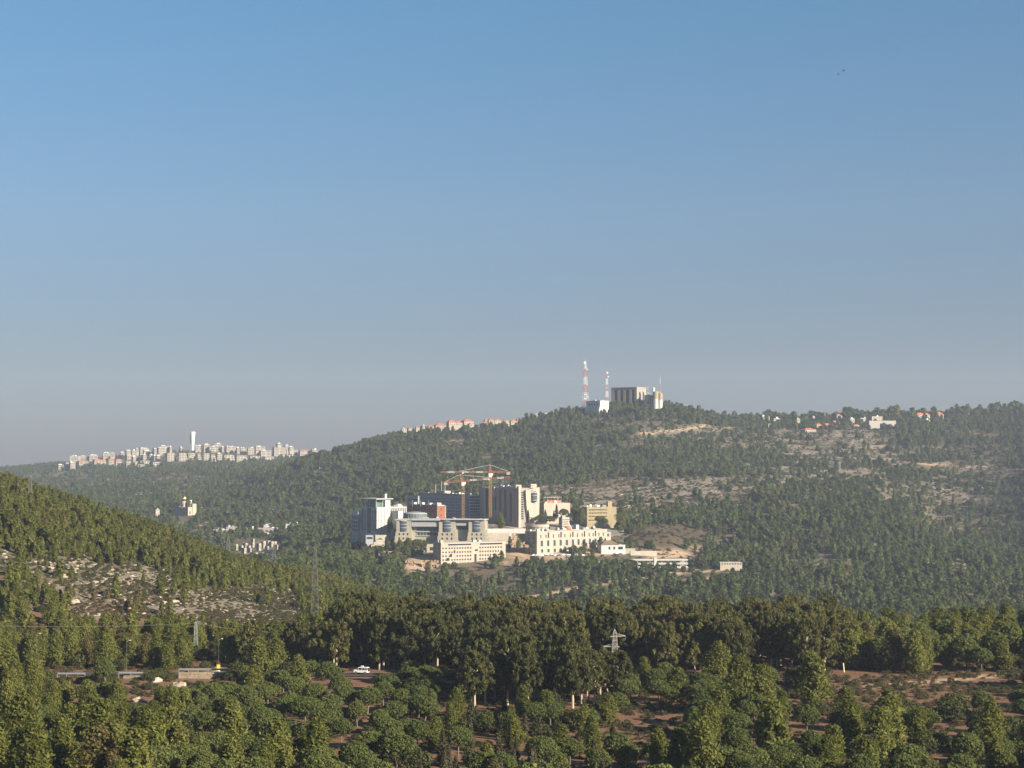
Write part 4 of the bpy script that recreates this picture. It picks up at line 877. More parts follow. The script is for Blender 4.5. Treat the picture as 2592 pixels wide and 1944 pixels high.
ORDW = ['first', 'second', 'third', 'fourth', 'fifth', 'sixth', 'seventh', 'eighth', 'ninth', 'tenth', 'eleventh', 'twelfth', 'thirteenth', 'fourteenth', 'fifteenth', 'sixteenth', 'seventeenth', 'eighteenth', 'nineteenth', 'twentieth', 'twenty first', 'twenty second', 'twenty third', 'twenty fourth', 'twenty fifth', 'twenty sixth', 'twenty seventh', 'twenty eighth', 'twenty ninth', 'thirtieth',
        'thirty first', 'thirty second', 'thirty third', 'thirty fourth', 'thirty fifth', 'thirty sixth', 'thirty seventh', 'thirty eighth', 'thirty ninth', 'fortieth']
for i, (x0, x1, y0, y1, rd) in enumerate(ridge):
    house(Q(x0), Q(x1), 1030 + y0 / 5.53, 1030 + y1 / 5.53, 2590 + (i % 3) * 12, '%s house, %s from the left on the ridge left of the masts' % ('red roofed cream' if rd else 'flat roofed pale', ORDW[i]), 'red' if rd else 'flat', group='houses on the ridge left of the masts')
Q2 = lambda x: 1900 + x / 3.197
right = [(85, 155, 168, 190, 0), (180, 235, 182, 235, 0), (205, 262, 210, 240, 0), (370, 400, 188, 214, 0), (430, 530, 262, 300, 1), (530, 575, 226, 260, 1), (590, 655, 223, 268, 1), (660, 720, 200, 250, 1), (690, 742, 150, 190, 1), (800, 842, 188, 214, 0), (880, 945, 182, 208, 0), (968, 1068, 166, 212, 0), (830, 890, 234, 256, 1), (1098, 1150, 156, 184, 0), (1178, 1268, 132, 194, 1), (1258, 1312, 146, 190, 0), (1338, 1415, 136, 186, 1), (1408, 1452, 142, 186, 1),
         (1398, 1452, 196, 216, 0), (1488, 1562, 130, 182, 1), (1645, 1735, 154, 178, 0), (1740, 1792, 154, 174, 0), (1900, 1925, 156, 172, 0), (1958, 2006, 154, 174, 0), (140, 166, 240, 266, 0), (500, 522, 174, 192, 0)]
for i, (x0, x1, y0, y1, rd) in enumerate(sorted(right)):
    Yh = 2740 if y1 < 200 else 2660
    house(Q2(x0), Q2(x1), 1000 + y0 / 3.197, 1000 + y1 / 3.197 + 1, Yh, '%s house, %s from the left on the right hand ridge' % ('red roofed' if rd else 'flat roofed white', ORDW[i]), 'red' if rd else 'flat', group='houses on the right hand ridge')
low('retaining_wall', 'long grey retaining wall under the white house on the right hand ridge', 'wall', 1900 + 960 / 3.197, 1900 + 1176 / 3.197, 1065, 1078, 2640, 8, 4, 'concrete')

# ------------------------------------------------------------------ hilltop town far left
TA = [(405, 700, 402, 505, 's'), (690, 822, 390, 485, 's'), (880, 1062, 362, 415, 's'), (245, 350, 525, 605, ''), (345, 440, 502, 605, ''), (425, 508, 490, 608, 'l'), (520, 690, 462, 545, 'r'), (742, 880, 442, 552, 'r'), (868, 936, 444, 535, 'rl'), (942, 1066, 438, 548, 'r'), (1060, 1162, 442, 545, 'rl'), (1130, 1192, 355, 405, 'l'), (1212, 1288, 325, 405, 'l'), (1288, 1352, 320, 415, 'l'), (1345, 1392, 302, 345, ''),
      (1398, 1532, 295, 375, 'l'), (1455, 1562, 330, 395, 'l'), (1600, 1662, 297, 395, 'l'), (1660, 1727, 282, 395, 'l'), (1695, 1832, 262, 345, 'l'), (1818, 1858, 280, 315, ''), (1205, 1302, 395, 455, ''), (1290, 1392, 415, 472, ''), (1438, 1502, 385, 465, ''), (1528, 1597, 385, 465, ''), (1598, 1642, 400, 465, ''), (1630, 1692, 400, 468, ''), (1198, 1300, 468, 565, 't'), (1290, 1390, 480, 555, 't'), (1380, 1552, 472, 525, 't'), (1560, 1712, 490, 548, 't'), (1350, 1482, 525, 570, 't'),
      (1758, 1922, 355, 478, 't'), (1920, 2082, 357, 478, 't'), (2080, 2205, 365, 472, 't'), (1965, 2006, 288, 312, '')]
TB = [(238, 345, 260, 325, 'l'), (345, 452, 240, 322, ''), (428, 602, 270, 348, 'l'), (500, 612, 235, 275, 'l'), (610, 652, 277, 345, ''), (648, 822, 266, 365, ''), (818, 872, 287, 375, ''), (872, 968, 287, 375, 'l'), (972, 1072, 287, 382, 'l'), (1060, 1222, 272, 335, ''), (1148, 1312, 325, 418, 'l'), (1335, 1502, 275, 412, 'l'), (1390, 1452, 230, 285, 'l'), (1500, 1557, 255, 325, 'l'), (1560, 1622, 277, 325, 'l'), (1512, 1682, 317, 395, 'l'), (1698, 1862, 315, 390, 'rl'), (1878, 1952, 312, 355, 'l'),
      (130, 252, 360, 472, 't'), (268, 335, 362, 472, 't'), (340, 462, 362, 465, 't'), (548, 622, 367, 472, 'l'), (458, 542, 382, 482, 't'), (618, 802, 387, 472, 't'), (788, 982, 397, 482, 't'), (980, 1162, 402, 468, 't'), (1188, 1352, 417, 465, 't')]
town = [(100 + a / 5.53, 100 + b / 5.53, 1080 + c / 5.53, 1080 + d / 5.53, k) for a, b, c, d, k in TA] + [(450 + a / 5.53, 450 + b / 5.53, 1080 + c / 5.53, 1080 + d / 5.53, k) for a, b, c, d, k in TB]
def row_of(t): return 'lower' if t[3] > 1160 and t[0] > 290 or t[3] > 1176 else 'upper'
for rw in ('upper', 'lower'):
    for i, (u0, u1, vt, vb, k) in enumerate(sorted([t for t in town if row_of(t) == rw])):
        Y = min(ground_at((u0 + u1) / 2, vb + 2, 3000, 4050).y, 3960); du = u1 - u0; rr = random.Random(int(u0 * 3)); yaw = rr.uniform(14, 24) if 's' in k else rr.uniform(24, 40)
        desc = {'s': 'long slab apartment block', 'r': 'red roofed apartment block', 't': 'terraced pale apartment block'}.get(k[:1], 'pale apartment block')
        R, W, D, s = site('apartment_block', '%s, %s in the %s row of the far town' % (desc, ORDW[i] if i < 40 else 'last', rw), 'building', u0 + du * (.06 if 's' in k else .1 if 'l' in k else .2), vb + 2, Y, yaw, u1, D=max(9, du * s * (.3 if 's' in k else .4)), group='apartment blocks of the hilltop town', clear=False)
        H = (vb + 2 - vt) * s * (.74 if 'r' in k else .9); nf = max(2, int(H / 3.2)); c = R.location; NO_TREE.append((c.x + W * .4, c.y + 4, max(W, D) * .6))
        if 't' in k:
            for j in range(nf):
                st = D * .12 * j
                wallbox(R, W * (1 - .05 * j), D - st, H / nf - .05, 'town_stone', front=[(W * (.06 + .3 * q), H / nf * .25, W * .2 * (1 - .05 * j), H / nf * .42) for q in range(3)], x0=W * .025 * j, y0=st, z0=H / nf * j, base=8 if j == 0 else 0, parapet=.2, recess=.6, roof='roof_white', name='storey')
        else:
            wallbox(R, W, D, H, 'town_stone', front=[(W * .08, H * (j + .35) / nf, W * .36, H / nf * .35) for j in range(nf)] + [(W * .56, H * (j + .35) / nf, W * .36, H / nf * .35) for j in range(nf)], left=[(D * .12, H * (j + .35) / nf, D * .3, H / nf * .35) for j in range(nf)] + [(D * .58, H * (j + .35) / nf, D * .3, H / nf * .35) for j in range(nf)], recess=.4)
            if 'r' in k: x = min(W, D) * .4; MB().prism([(-.6, -.6), (W + .6, -.6), (W + .6, D + .6), (-.6, D + .6)], H + .17, H / .8, [(x, D / 2 - .1), (W - x, D / 2 - .1), (W - x, D / 2 + .1), (x, D / 2 + .1)] if W > D else [(W / 2 - .1, x), (W / 2 + .1, x), (W / 2 + .1, D - x), (W / 2 - .1, D - x)]).build('roof', 'roof_red', R)
            else: roof_units(R, W, D, H, 3 if 's' not in k else 7, i + 70, mats=('unit_white',))
p = P(487.5, 1134, 3960); R = thing('water_tower', 'tall flared white water tower with green and yellow mural above the far town', 'tower', p); s = 3960 / F
h = (1134 - 1094) * s; MB().lathe([(3.6, -5), (3.8, h * .3), (4.8, h * .7), (5.8, h)], 20).build('shaft', 'mural', R); MB().lathe([(5.9, h), (5.9, h + .9), (.1, h + 1.0)], 20).build('rim', 'white_paint', R); MB().box(-5.6, -4.4, -1.2, 1.2, h * .3, h * .98).build('ladder_cage', 'dark_steel', R)
# small white ruin on the wooded slope
R, W, D, H = low('white_shrine', 'tiny white block with dark doorway alone in the woods below the town', 'hut', 809, 816, 1183, 1193, 2440, 20, 4, 'white_paint', front=[(.3, .02, .3, .6)])

# ------------------------------------------------------------------ church with golden domes
R, W, D, s = site('church', 'cream church with three golden onion domes among trees below the far town', 'church', 475.7, 1312, 2180, 40, 497, uL=443)
H = (1312 - 1284) * s; wallbox(R, W, D, H, 'lime_warm', front=[(W * .2, H * .35, 1.2, 4), (W * .6, H * .35, 1.2, 4)], left=[(D * (.1 + .2 * i), H * .3, 1.2, 5) for i in range(5)], recess=.5, roof='roof_grey')
MB().prism([(W * .55, -.6), (W + .6, -.6), (W + .6, 6), (W * .55, 6)], -4, H + 4).build('front_gable', 'lime_warm', R)
def dome(x, y, r, z, lab=None):
    MB().lathe([(r, z), (r, z + r * 2.6)], 18, x, y).build('drum', 'lime_warm', R)
    o = MB().lathe([(r * .95, z + r * 2.6), (r * 1.22, z + r * 3.2), (r * 1.18, z + r * 3.8), (r * .7, z + r * 4.5), (r * .22, z + r * 5.0), (.05, z + r * 5.5)], 20, x, y).build('onion_dome', 'gold', R, smooth=True)
    for i in range(8): t = i * math.pi / 4; MB().box(x + r * 1.0 * math.cos(t) - .3, x + r * math.cos(t) + .3, y + r * math.sin(t) - .3, y + r * math.sin(t) + .3, z + r * .8, z + r * 2.0).build('drum_window', 'glass', R)
    MB().bar((x, y, z + r * 5.4), (x, y, z + r * 6.6), .12).bar((x - r * .3, y, z + r * 6.1), (x + r * .3, y, z + r * 6.1), .12).build('cross', 'gold', R)
dome(2.2, D * .42, 3.5, H - 2); dome(W * .55, 4, 1.8, H + 1); dome(.8, D * .86, 1.8, H)
R, W, D, H = low('stone_house', 'small pale house with sloped roof left of the golden domed church', 'house', 394, 406, 1292, 1312, 2150, 25, 9, 'lime', front=[(.2, .2, .2, .3), (.6, .2, .2, .3)]); MB().prism([(-.4, -.4), (W + .4, -.4), (W + .4, D + .4), (-.4, D + .4)], H + .17, H + 3, [(W / 2, .5), (W / 2 + .1, .5), (W / 2 + .1, D - .5), (W / 2, D - .5)]).build('roof', 'roof_grey', R)

# ------------------------------------------------------------------ lower campus left of the hospital
z6 = lambda x, y: (400 + x / 4.424, 1220 + y / 4.424)
cubes = [(870, 905, 700, 758), (930, 965, 715, 762), (975, 1010, 685, 736), (960, 1000, 742, 790), (1015, 1050, 715, 752), (1055, 1090, 680, 724), (1062, 1090, 640, 674), (1125, 1165, 690, 760), (1175, 1215, 665, 740), (1225, 1265, 660, 712), (1265, 1305, 670, 718), (1300, 1337, 668, 712), (1330, 1352, 705, 760), (1222, 1250, 720, 756), (1030, 1057, 745, 776)]
for i, (x0, x1, y0, y1) in enumerate(sorted(cubes)):
    u0, v0 = z6(x0, y0); u1, v1 = z6(x1, y1); Y = ground_at(u1, v1 + 2, 1350, 2000).y
    R, W, D, s = site('cube_house', 'small cream cubic house, %s from the left in the stepped cluster' % ORDW[i], 'house', u0 + (u1 - u0) * .15, v1 + 1, Y, 32, u1, D=6.5, group='stepped cluster of cubic houses'); H = (v1 + 1 - v0) * s
    wallbox(R, W, D, H, 'lime', front=[(W * .2, H * .5, W * .25, H * .22), (W * .6, H * .15, W * .22, H * .3)], left=[(D * .2, H * .5, 1.2, H * .22), (D * .6, H * .5, 1.2, H * .22)], recess=.3)
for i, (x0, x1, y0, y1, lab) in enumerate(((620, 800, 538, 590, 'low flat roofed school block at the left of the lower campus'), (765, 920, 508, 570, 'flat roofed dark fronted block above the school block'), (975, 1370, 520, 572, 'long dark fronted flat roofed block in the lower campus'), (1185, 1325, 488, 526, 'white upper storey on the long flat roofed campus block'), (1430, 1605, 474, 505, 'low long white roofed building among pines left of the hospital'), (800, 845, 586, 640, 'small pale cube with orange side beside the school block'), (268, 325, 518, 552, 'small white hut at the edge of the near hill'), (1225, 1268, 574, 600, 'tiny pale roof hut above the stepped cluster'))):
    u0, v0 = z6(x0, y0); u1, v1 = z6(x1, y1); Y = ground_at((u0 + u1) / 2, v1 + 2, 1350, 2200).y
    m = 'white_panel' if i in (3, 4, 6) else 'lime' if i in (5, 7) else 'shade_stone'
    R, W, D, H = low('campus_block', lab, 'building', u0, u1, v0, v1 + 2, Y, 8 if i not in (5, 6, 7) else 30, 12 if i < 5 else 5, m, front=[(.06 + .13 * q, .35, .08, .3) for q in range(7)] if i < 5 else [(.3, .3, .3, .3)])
    if i < 5: MB().box(-.4, W + .4, -.5, .02, H - .1, H + .35).build('roof_edge', 'roof_white', R); roof_units(R, W, D, H, 4, 90 + i)

# ------------------------------------------------------------------ parked cars
def car_meshes():
    b = MB(); prof = [(-2.1, .35), (-2.15, .75), (-1.3, .92), (1.75, .95), (2.1, .8), (2.1, .35)]
    def extr(pr, w0, w1):
        n = len(b.v); k = len(pr); b.v += [(x, -w0, z) for x, z in pr] + [(x, w0, z) for x, z in pr]; b.f += [tuple(n + i for i in range(k))[::-1], tuple(n + k + i for i in range(k))] + [(n + i, n + (i + 1) % k, n + k + (i + 1) % k, n + k + i) for i in range(k)]
    extr(prof, .85, .85)
    n = len(b.v); b.v += [(-1.2, -.8, .93), (1.7, -.8, .95), (1.7, .8, .95), (-1.2, .8, .93), (-.5, -.62, 1.44), (1.2, -.62, 1.44), (1.2, .62, 1.44), (-.5, .62, 1.44)]; b.f += [tuple(n + i for i in q) for q in ((4, 5, 6, 7), (0, 1, 5, 4), (1, 2, 6, 5), (2, 3, 7, 6), (3, 0, 4, 7))]
    g = MB(); g.box(-.95, 1.5, -.78, .78, 1.0, 1.32, tx=.28, ty=.1)
    w = MB()
    for x in (-1.35, 1.3):
        for y in (-.86, .7): w.bar((x, y, .33), (x, y + .16, .33), .33, k=10)
    return b, g, w
cb, cg, cw = car_meshes(); cgm = cg.mesh('windows'); cgm.materials.append(M['glass']); cwm = MB().bar((0, -.09, 0), (0, .09, 0), .33, k=10).mesh('wheel'); cwm.materials.append(M['rubber'])
CARM = {}
for c in ('car_white', 'car_grey', 'car_red', 'car_blue'): me = cb.mesh('body'); me.materials.append(M[c]); CARM[c] = me
def parked(u, v, rz, c, label, group='parked cars of the hospital grounds'):
    g = ground_at(u, v, 1250, 1900); R = thing('parked_car', label, 'car', (g.x, g.y, g.z + .02), rz, group)
    link('body', CARM[c], R); link('windows', cgm, R)
    for x in (-1.35, 1.3):
        for y in (-.8, .8): link('wheel', cwm, R, (x, y, .33))
r = random.Random(5)
lot = [(640 + 8.2 * (i % 6) + r.uniform(-1, 1), 1402.5 + 4.6 * (i // 6) + r.uniform(-.5, .5)) for i in range(17)]
for i, (u, v) in enumerate(lot): parked(u, v, .15, ('car_white', 'car_white', 'car_grey', 'car_white', 'car_blue', 'car_white', 'car_red')[i % 7], '%s car, %s in the lower campus car park counting from the back left' % (('white', 'white', 'grey', 'white', 'dark blue', 'white', 'red')[i % 7], ORDW[i]), 'cars in the lower campus car park')
row = [(1350 + 9.5 * i + r.uniform(-2, 2), 1407 + r.uniform(-1.0, 1.5)) for i in range(14)] + [(1560 + 9 * i, 1404 + r.uniform(-1, 1)) for i in range(3)]
for i, (u, v) in enumerate(row): parked(u, v, .5 + r.uniform(-.1, .1), ('car_white', 'car_grey', 'car_white', 'car_blue')[i % 4], '%s car, %s from the left in the row below the clinic block' % (('white', 'grey', 'white', 'dark blue')[i % 4], ORDW[i]), 'cars parked below the clinic block')
row = [(1024 + 8.5 * i, 1404 - 1.1 * i + r.uniform(-.5, .5)) for i in range(9)]
for i, (u, v) in enumerate(row): parked(u, v, .2, ('car_grey', 'car_white', 'car_white')[i % 3], '%s car, %s from the left on the road beside the long shed' % (('grey', 'white', 'white')[i % 3], ORDW[i]), 'cars parked beside the long shed')

# ------------------------------------------------------------------ power line pylons and masts of the near ground
def pylon(label, u, vb, vt, w0, w1, arms=(), mat='steel', Y=None, yaw=.0, r=.07, n=12, name='lattice_pylon'):
    g = ground_at(u, vb) if Y is None else P(u, vb, Y); h = (vb - vt) * g.y / F
    R = thing(name, label, 'pylon', g, yaw, 'steel lattice pylons and masts'); NO_TREE.append((g.x, g.y, 3.0))
    lattice(MB(), (0, 0, -1.0), (0, 0, h * .93), w0, w1, n, r).build('lattice', mat, R)
    lattice(MB(), (0, 0, h * .93), (0, 0, h), w1, w1 * .25, 2, r * .9).build('peak', mat, R)
    for t, L in arms:
        m = MB(); m.bar((-.4 * L, -w1 / 2, h * t), (L, 0, h * t + .1), r * 1.5); m.bar((-.4 * L, w1 / 2, h * t), (L, 0, h * t + .1), r * 1.5); m.bar((0, 0, h * t + abs(L) * .28), (L, 0, h * t + .12), r); m.build('cross_arm', mat, R)
        MB().lathe([(.05, -.9), (.13, -.8), (.05, -.65), (.13, -.5), (.05, -.35), (.03, 0)], 6, L * .97, 0).build('insulator', 'glass_green', R, (0, 0, h * t))
    return R, g, h
plain('pylon_pale', (.26, .235, .20), .6, var=.12)
pylon('pale steel pylon with three cross arms standing in the eucalyptus belt', 1556, 1716, 1595, 2.2, .75, [(.855, 2.6), (.64, -2.7), (.45, 2.7)], 'pylon_pale', yaw=.1, r=.075, n=13)
pylon('slim lattice mast carrying the wire beside the road', 495, 1668, 1575, 1.15, .5, [(.985, 1.0)], 'steel', r=.05, n=13, name='lattice_mast')
pylon('tall lattice pylon on the ridge at the end of the rocky slope', 797, 1562, 1376, 3.0, .7, [(.37, 2.4), (.42, -2.2)], 'dark_steel', Y=640, r=.055, n=18)
pylon('lattice mast on the crest at far left', 76, 1284, 1207, 2.0, 1.0, [(.95, 1.2)], 'dark_steel', Y=800, r=.11, n=12, name='lattice_mast')
pylon('distant pylon with three arms just behind the left ridge', 693, 1470, 1380, 3.4, 1.2, [(.62, 5), (.53, -5), (.30, 5)], 'dark_steel', Y=1120, r=.14, n=10)
pylon('farther left pylon with arms behind the left ridge', 577, 1440, 1356, 3.2, 1.1, [(.72, 5), (.60, -5), (.5, 5)], 'dark_steel', Y=1180, r=.14, n=10)
pylon('thin pale pylon on the terraced hillside at right', 2126, 1192, 1166, 2.6, 1.0, [(.85, 2)], 'pylon_pale', Y=2150, r=.16, n=6)
def wire(label, pts, sag, r=.02):
    m = MB()
    for a, b in zip(pts[:-1], pts[1:]):
        k = 14; pr = None
        for i in range(k + 1):
            t = i / k; p = a.lerp(b, t) - Vector((0, 0, sag * 4 * t * (1 - t)))
            if pr is not None: m.bar(pr, p, r)
            pr = p
    tag(m.build('power_line', 'pylon_pale'), label, 'cable')
wire('long thin pale power line crossing the left foreground', [P(-240, 1574, 432), P(495, 1577, 446), P(800, 1600, 520), P(1000, 1606, 560)], 1.0)
# lamp posts along the road
for u, vb, vt, lab in ((92, 1676, 1606, 'leftmost slim street lamp beside the road'), (320, 1706, 1624, 'street lamp in the middle of the left foreground'), (553, 1704, 1620, 'street lamp beside the yellow sign near the stone wall')):
    g = P(u, vb, 434); h = (vb - vt) * 434 / F; R = thing('street_lamp', lab, 'street lamp', g, .3, 'street lamps of the foreground road')
    MB().bar((0, 0, -1.5), (0, 0, h), .055, .035, 8).build('pole', 'dark_steel', R); MB().bar((0, 0, h - .05), (.7, 0, h + .2), .035, .03, 6).build('arm', 'steel', R); MB().box(.6, 1.05, -.1, .1, h + .16, h + .27, tx=.05, ty=.03).build('lamp_head', 'unit_white', R)
    NO_TREE.append((g.x, g.y, 2.2))
# guard rail on its stone wall, road behind
def strip(name, label, cat, pts, w, mat, dz=.12):
    m = MB()
    for i, p in enumerate(pts):
        z = hz(p[0], p[1]) + dz; z2 = hz(p[0], p[1] + w) + dz; m.v += [(p[0], p[1], max(z, z2)), (p[0], p[1] + w, max(z, z2))]
        if i: k = 2 * i; m.f.append((k - 2, k, k + 1, k - 1))
    return tag(m.build(name, mat), label, cat, kind='structure')
road_pts = [(-150 + 3.0 * i, 423.5 + 1.6 * math.sin(i / 15.0)) for i in range(68)]
strip('road', 'narrow asphalt road passing behind the guard rail and the white car', 'road', road_pts, 6.0, 'asphalt', .2)
def rail(label, u0, u1, Y, up=1.35):
    x0, x1 = P(u0, 1700, Y).x, P(u1, 1700, Y).x; z = max(hz(x, Y) for x in np.linspace(x0, x1, 8)); L = x1 - x0; z += up; R = thing('guard_rail', label, 'guard rail', (x0, Y, z), 0, 'guard rails of the foreground road')
    n = max(2, int(L / 2)); m = MB()
    for k_, (za, zb, o) in enumerate(((.5, .58, 0), (.58, .68, .06), (.68, .72, .0), (.72, .82, .06), (.82, .9, 0))): m.box(0, L, -.05 - o, 0, za, zb - .002)
    m.build('rail', 'steel', R)
    for i in range(n + 1): MB().box(L * i / n - .06, L * i / n + .06, .01, .16, -2.4, .85).build('post', 'steel', R)
rail('pale guard rail on the stone wall right of the big round tree', 452, 576, 422.0); rail('short guard rail in the middle of the left foreground', 300, 362, 421.0, .6); rail('guard rail stretch at left half hidden by bushes', 145, 215, 420.5, .3)
def stones(label, u0, u1, Y, H, seed, up=1.3):
    r = random.Random(seed); x0, x1 = P(u0, 1700, Y).x, P(u1, 1700, Y).x; z = max(hz(x, Y) for x in np.linspace(x0, x1, 8)); z += up; R = thing('stone_wall', label, 'wall', (x0, Y, z), 0); rows = 4
    MB().box(0, x1 - x0, .12, .7, -2.5, .12).build('core', 'wall_stone', R)
    for j in range(rows):
        x = 0
        while x < x1 - x0 - .2:
            w = r.uniform(.45, 1.1); MB().box(x + .02, min(x + w, x1 - x0) - .02, r.uniform(-.12, .04), .14, .1 - H * (j + 1) / rows + .02, .1 - H * j / rows - .02, tx=.03, ty=.02).build('stone', 'wall_stone', R); x += w
stones('rough tan stone wall under the guard rail beside the umbrella pines', 452, 576, 421.3, 1.6, 4)
stones('short tan stone wall under the middle guard rail', 312, 364, 420.3, .9, 5, .55)
p = P(553, 1701, 428); R = thing('road_sign', 'small yellow and white road sign beside the stone wall', 'sign', p); NO_TREE.append((p.x, p.y, 3)); MB().bar((0, 0, -1.5), (0, 0, 1.7), .05, k=6).build('post', 'steel', R); MB().box(-.4, .4, -.06, -.02, .85, 1.75).build('plate', 'sign_yellow', R); MB().box(-.4, .4, -.07, -.02, .2, .82).build('lower_plate', 'white_paint', R)
g = ground_at(2137, 1702); R = thing('marker_post', 'pale upright post standing alone under the eucalyptus trees at right', 'post', g, .2); MB().bar((0, 0, -.5), (-.25, 0, 2.1), .16, .15, 8).build('post', 'post_pale', R); MB().bar((-.25, 0, 2.1), (-.26, 0, 2.2), .18, .16, 8).build('cap', 'post_pale', R); NO_TREE.append((g.x, g.y, 2.5)); NO_TREE.append((g.x, g.y - 5, 3)); NO_TREE.append((g.x, g.y - 10, 3))

# white off-road car
p = P(915, 1703, 428.5); zr = hz(p.x, p.y) + .22
R = thing('offroad_car', 'white boxy off-road car with roof rack parked on the road by the trees', 'car', (p.x, p.y, zr), math.radians(-18)); R.scale = (.85, .85, .85); NO_TREE.append((p.x, p.y, 5))
m = MB(); m.box(-2.05, 2.1, -.86, .86, .48, 1.08, tx=.05, ty=.03); m.box(-.75, 2.08, -.84, .84, 1.083, 1.16, tx=.0, ty=.01); m.build('body', 'car_white', R)
MB().box(-2.0, -.85, -.8, .8, 1.09, 1.2, tx=.12, ty=.08).build('bonnet', 'car_white', R)
m = MB()
for x in (-.62, .45, 1.35, 2.02):
    for y in (-.80, .74): m.box(x - .05, x + .05, y, y + .06, 1.16, 1.78)
m.build('pillars', 'car_white', R)['kind'] = 'stuff'
MB().box(-.72, 2.05, -.8, .8, 1.78, 1.9, tx=.1, ty=.08).build('roof', 'car_white', R)
for y in (-.79, .73):
    for x0, x1 in ((-.55, .38), (.52, 1.28), (1.42, 1.95)): MB().box(x0, x1, y, y + .05, 1.18, 1.76).build('side_window', 'glass', R)
MB().quad((-.85, -.72, 1.2), (-.85, .72, 1.2), (-.62, .68, 1.77), (-.62, -.68, 1.77)).build('windscreen', 'glass', R); MB().box(2.04, 2.1, -.6, .6, 1.2, 1.7).build('rear_window', 'glass', R)
for x in (-1.35, 1.4):
    for y in (-.88, .70): w = MB().bar((x, y, .38), (x, y + .2, .38), .38, k=14).build('wheel', 'rubber', R); MB().bar((x, y - .01 if y < 0 else y + .2, .38), (x, y + .0 if y < 0 else y + .22, .38), .2, k=10).build('rim', 'steel', w)
m = MB()
for y in (-.6, .6): m.bar((-.3, y, 2.02), (1.7, y, 2.02), .03)
for x in (-.3, .4, 1.0, 1.7): m.bar((x, -.6, 2.02), (x, .6, 2.02), .03)
m.build('roof_rack', 'steel', R); MB().box(-.1, .6, -.4, .3, 2.05, 2.3, tx=.05, ty=.05).build('rack_load', 'unit_white', R)
for y in (-.62, .5): MB().box(-2.12, -2.04, y, y + .16, .8, .98).build('headlight', 'glass_pale', R)
MB().box(-2.2, -2.02, -.85, .85, .48, .62).build('bumper', 'dark_steel', R); MB().box(2.1, 2.28, -.35, .35, .75, 1.4).build('spare_wheel', 'rubber', R)

# ------------------------------------------------------------------ boulders and rocks
def boulder_mesh(seed):
    r = np.random.default_rng(seed); m = MB(); k = 9; prof = [(.25, -.35), (.9, -.2), (1.0, .12), (.75, .48), (.35, .66), (.05, .7)]; m.lathe(prof, k)
    v = np.array(m.v); v = v * (1, .75, .8); v += np.repeat(r.normal(size=(len(prof), 1, 3)) * .06, k, 1).reshape(-1, 3) + r.normal(size=v.shape) * .11; m.v = [tuple(a) for a in v]
    me = m.mesh('boulder'); me.materials.append(M['rock']); return me
BM = [boulder_mesh(i) for i in range(8)]
r = random.Random(9)
big = [(330 + r.gauss(0, 75), 1460 + r.gauss(0, 14)) for _ in range(42)] + [(230 + r.gauss(0, 60), 1520 + r.gauss(0, 14)) for _ in range(20)] + [(450 + r.gauss(0, 60), 1530 + r.gauss(0, 18)) for _ in range(32)] + [(660 + r.gauss(0, 75), 1540 + r.gauss(0, 24)) for _ in range(60)] + [(150 + r.gauss(0, 40), 1432 + r.gauss(0, 8)) for _ in range(14)] + [(8 + r.gauss(0, 12), 1412 + r.gauss(0, 10)) for _ in range(6)]
LMB = [('the upper rocky patch', 330, 1460), ('the lower left rocky patch', 230, 1520), ('the middle rocky patch', 450, 1530), ('the rocky slope by the tall pylon', 680, 1540), ('the highest rocky patch', 150, 1432), ('the left edge of the photo', 0, 1412)]
bk = {}
for u, v in big:
    g = ground_at(u, v, 470, 900); nm = min(LMB, key=lambda l: (l[1] - u) ** 2 + (l[2] - v) ** 2); bk.setdefault(nm[0], []).append((u, g))
for nm, lst in bk.items():
    lst.sort(key=lambda e: e[0])
    for i, (u, g) in enumerate(lst):
        o = link('boulder', BM[i % 8], None, g); sc = r.uniform(.4, 1.05) * (1.0 + .5 * (r.random() < .2)); o.scale = (sc * r.uniform(1.1, 1.9), sc, sc * r.uniform(.6, 1.0)); o.rotation_euler = (r.uniform(-.2, .2), r.uniform(-.2, .2), r.uniform(0, 6.28))
        tag(o, 'pale limestone boulder, %s from the left in %s' % (ORDW[i] if i < 40 else 'forty ' + ORDW[i - 40], nm), 'boulder', 'pale boulders of the left hill')
for u, v, sc, lab in ((397, 1726, 1.5, 'big orange lit boulder left of the stone wall'), (452, 1737, 1.6, 'big pale boulder below the left end of the stone wall'), (424, 1744, 1.3, 'flat pale boulder between the two big boulders under the wall'), (355, 1776, 1.4, 'pale boulder in the grass below the middle guard rail'), (306, 1768, .8, 'small pale rock left of the grass boulder')):
    g = ground_at(u, v, 300, 430); o = link('boulder', BM[int(u) % 8], None, g); o.scale = (sc * 1.3, sc, sc); o.rotation_euler = (0, 0, u); tag(o, lab, 'boulder', 'boulders below the guard rail'); NO_TREE.append((g.x, g.y, 2.4)); NO_TREE.append((g.x, g.y - 5, 2.2))
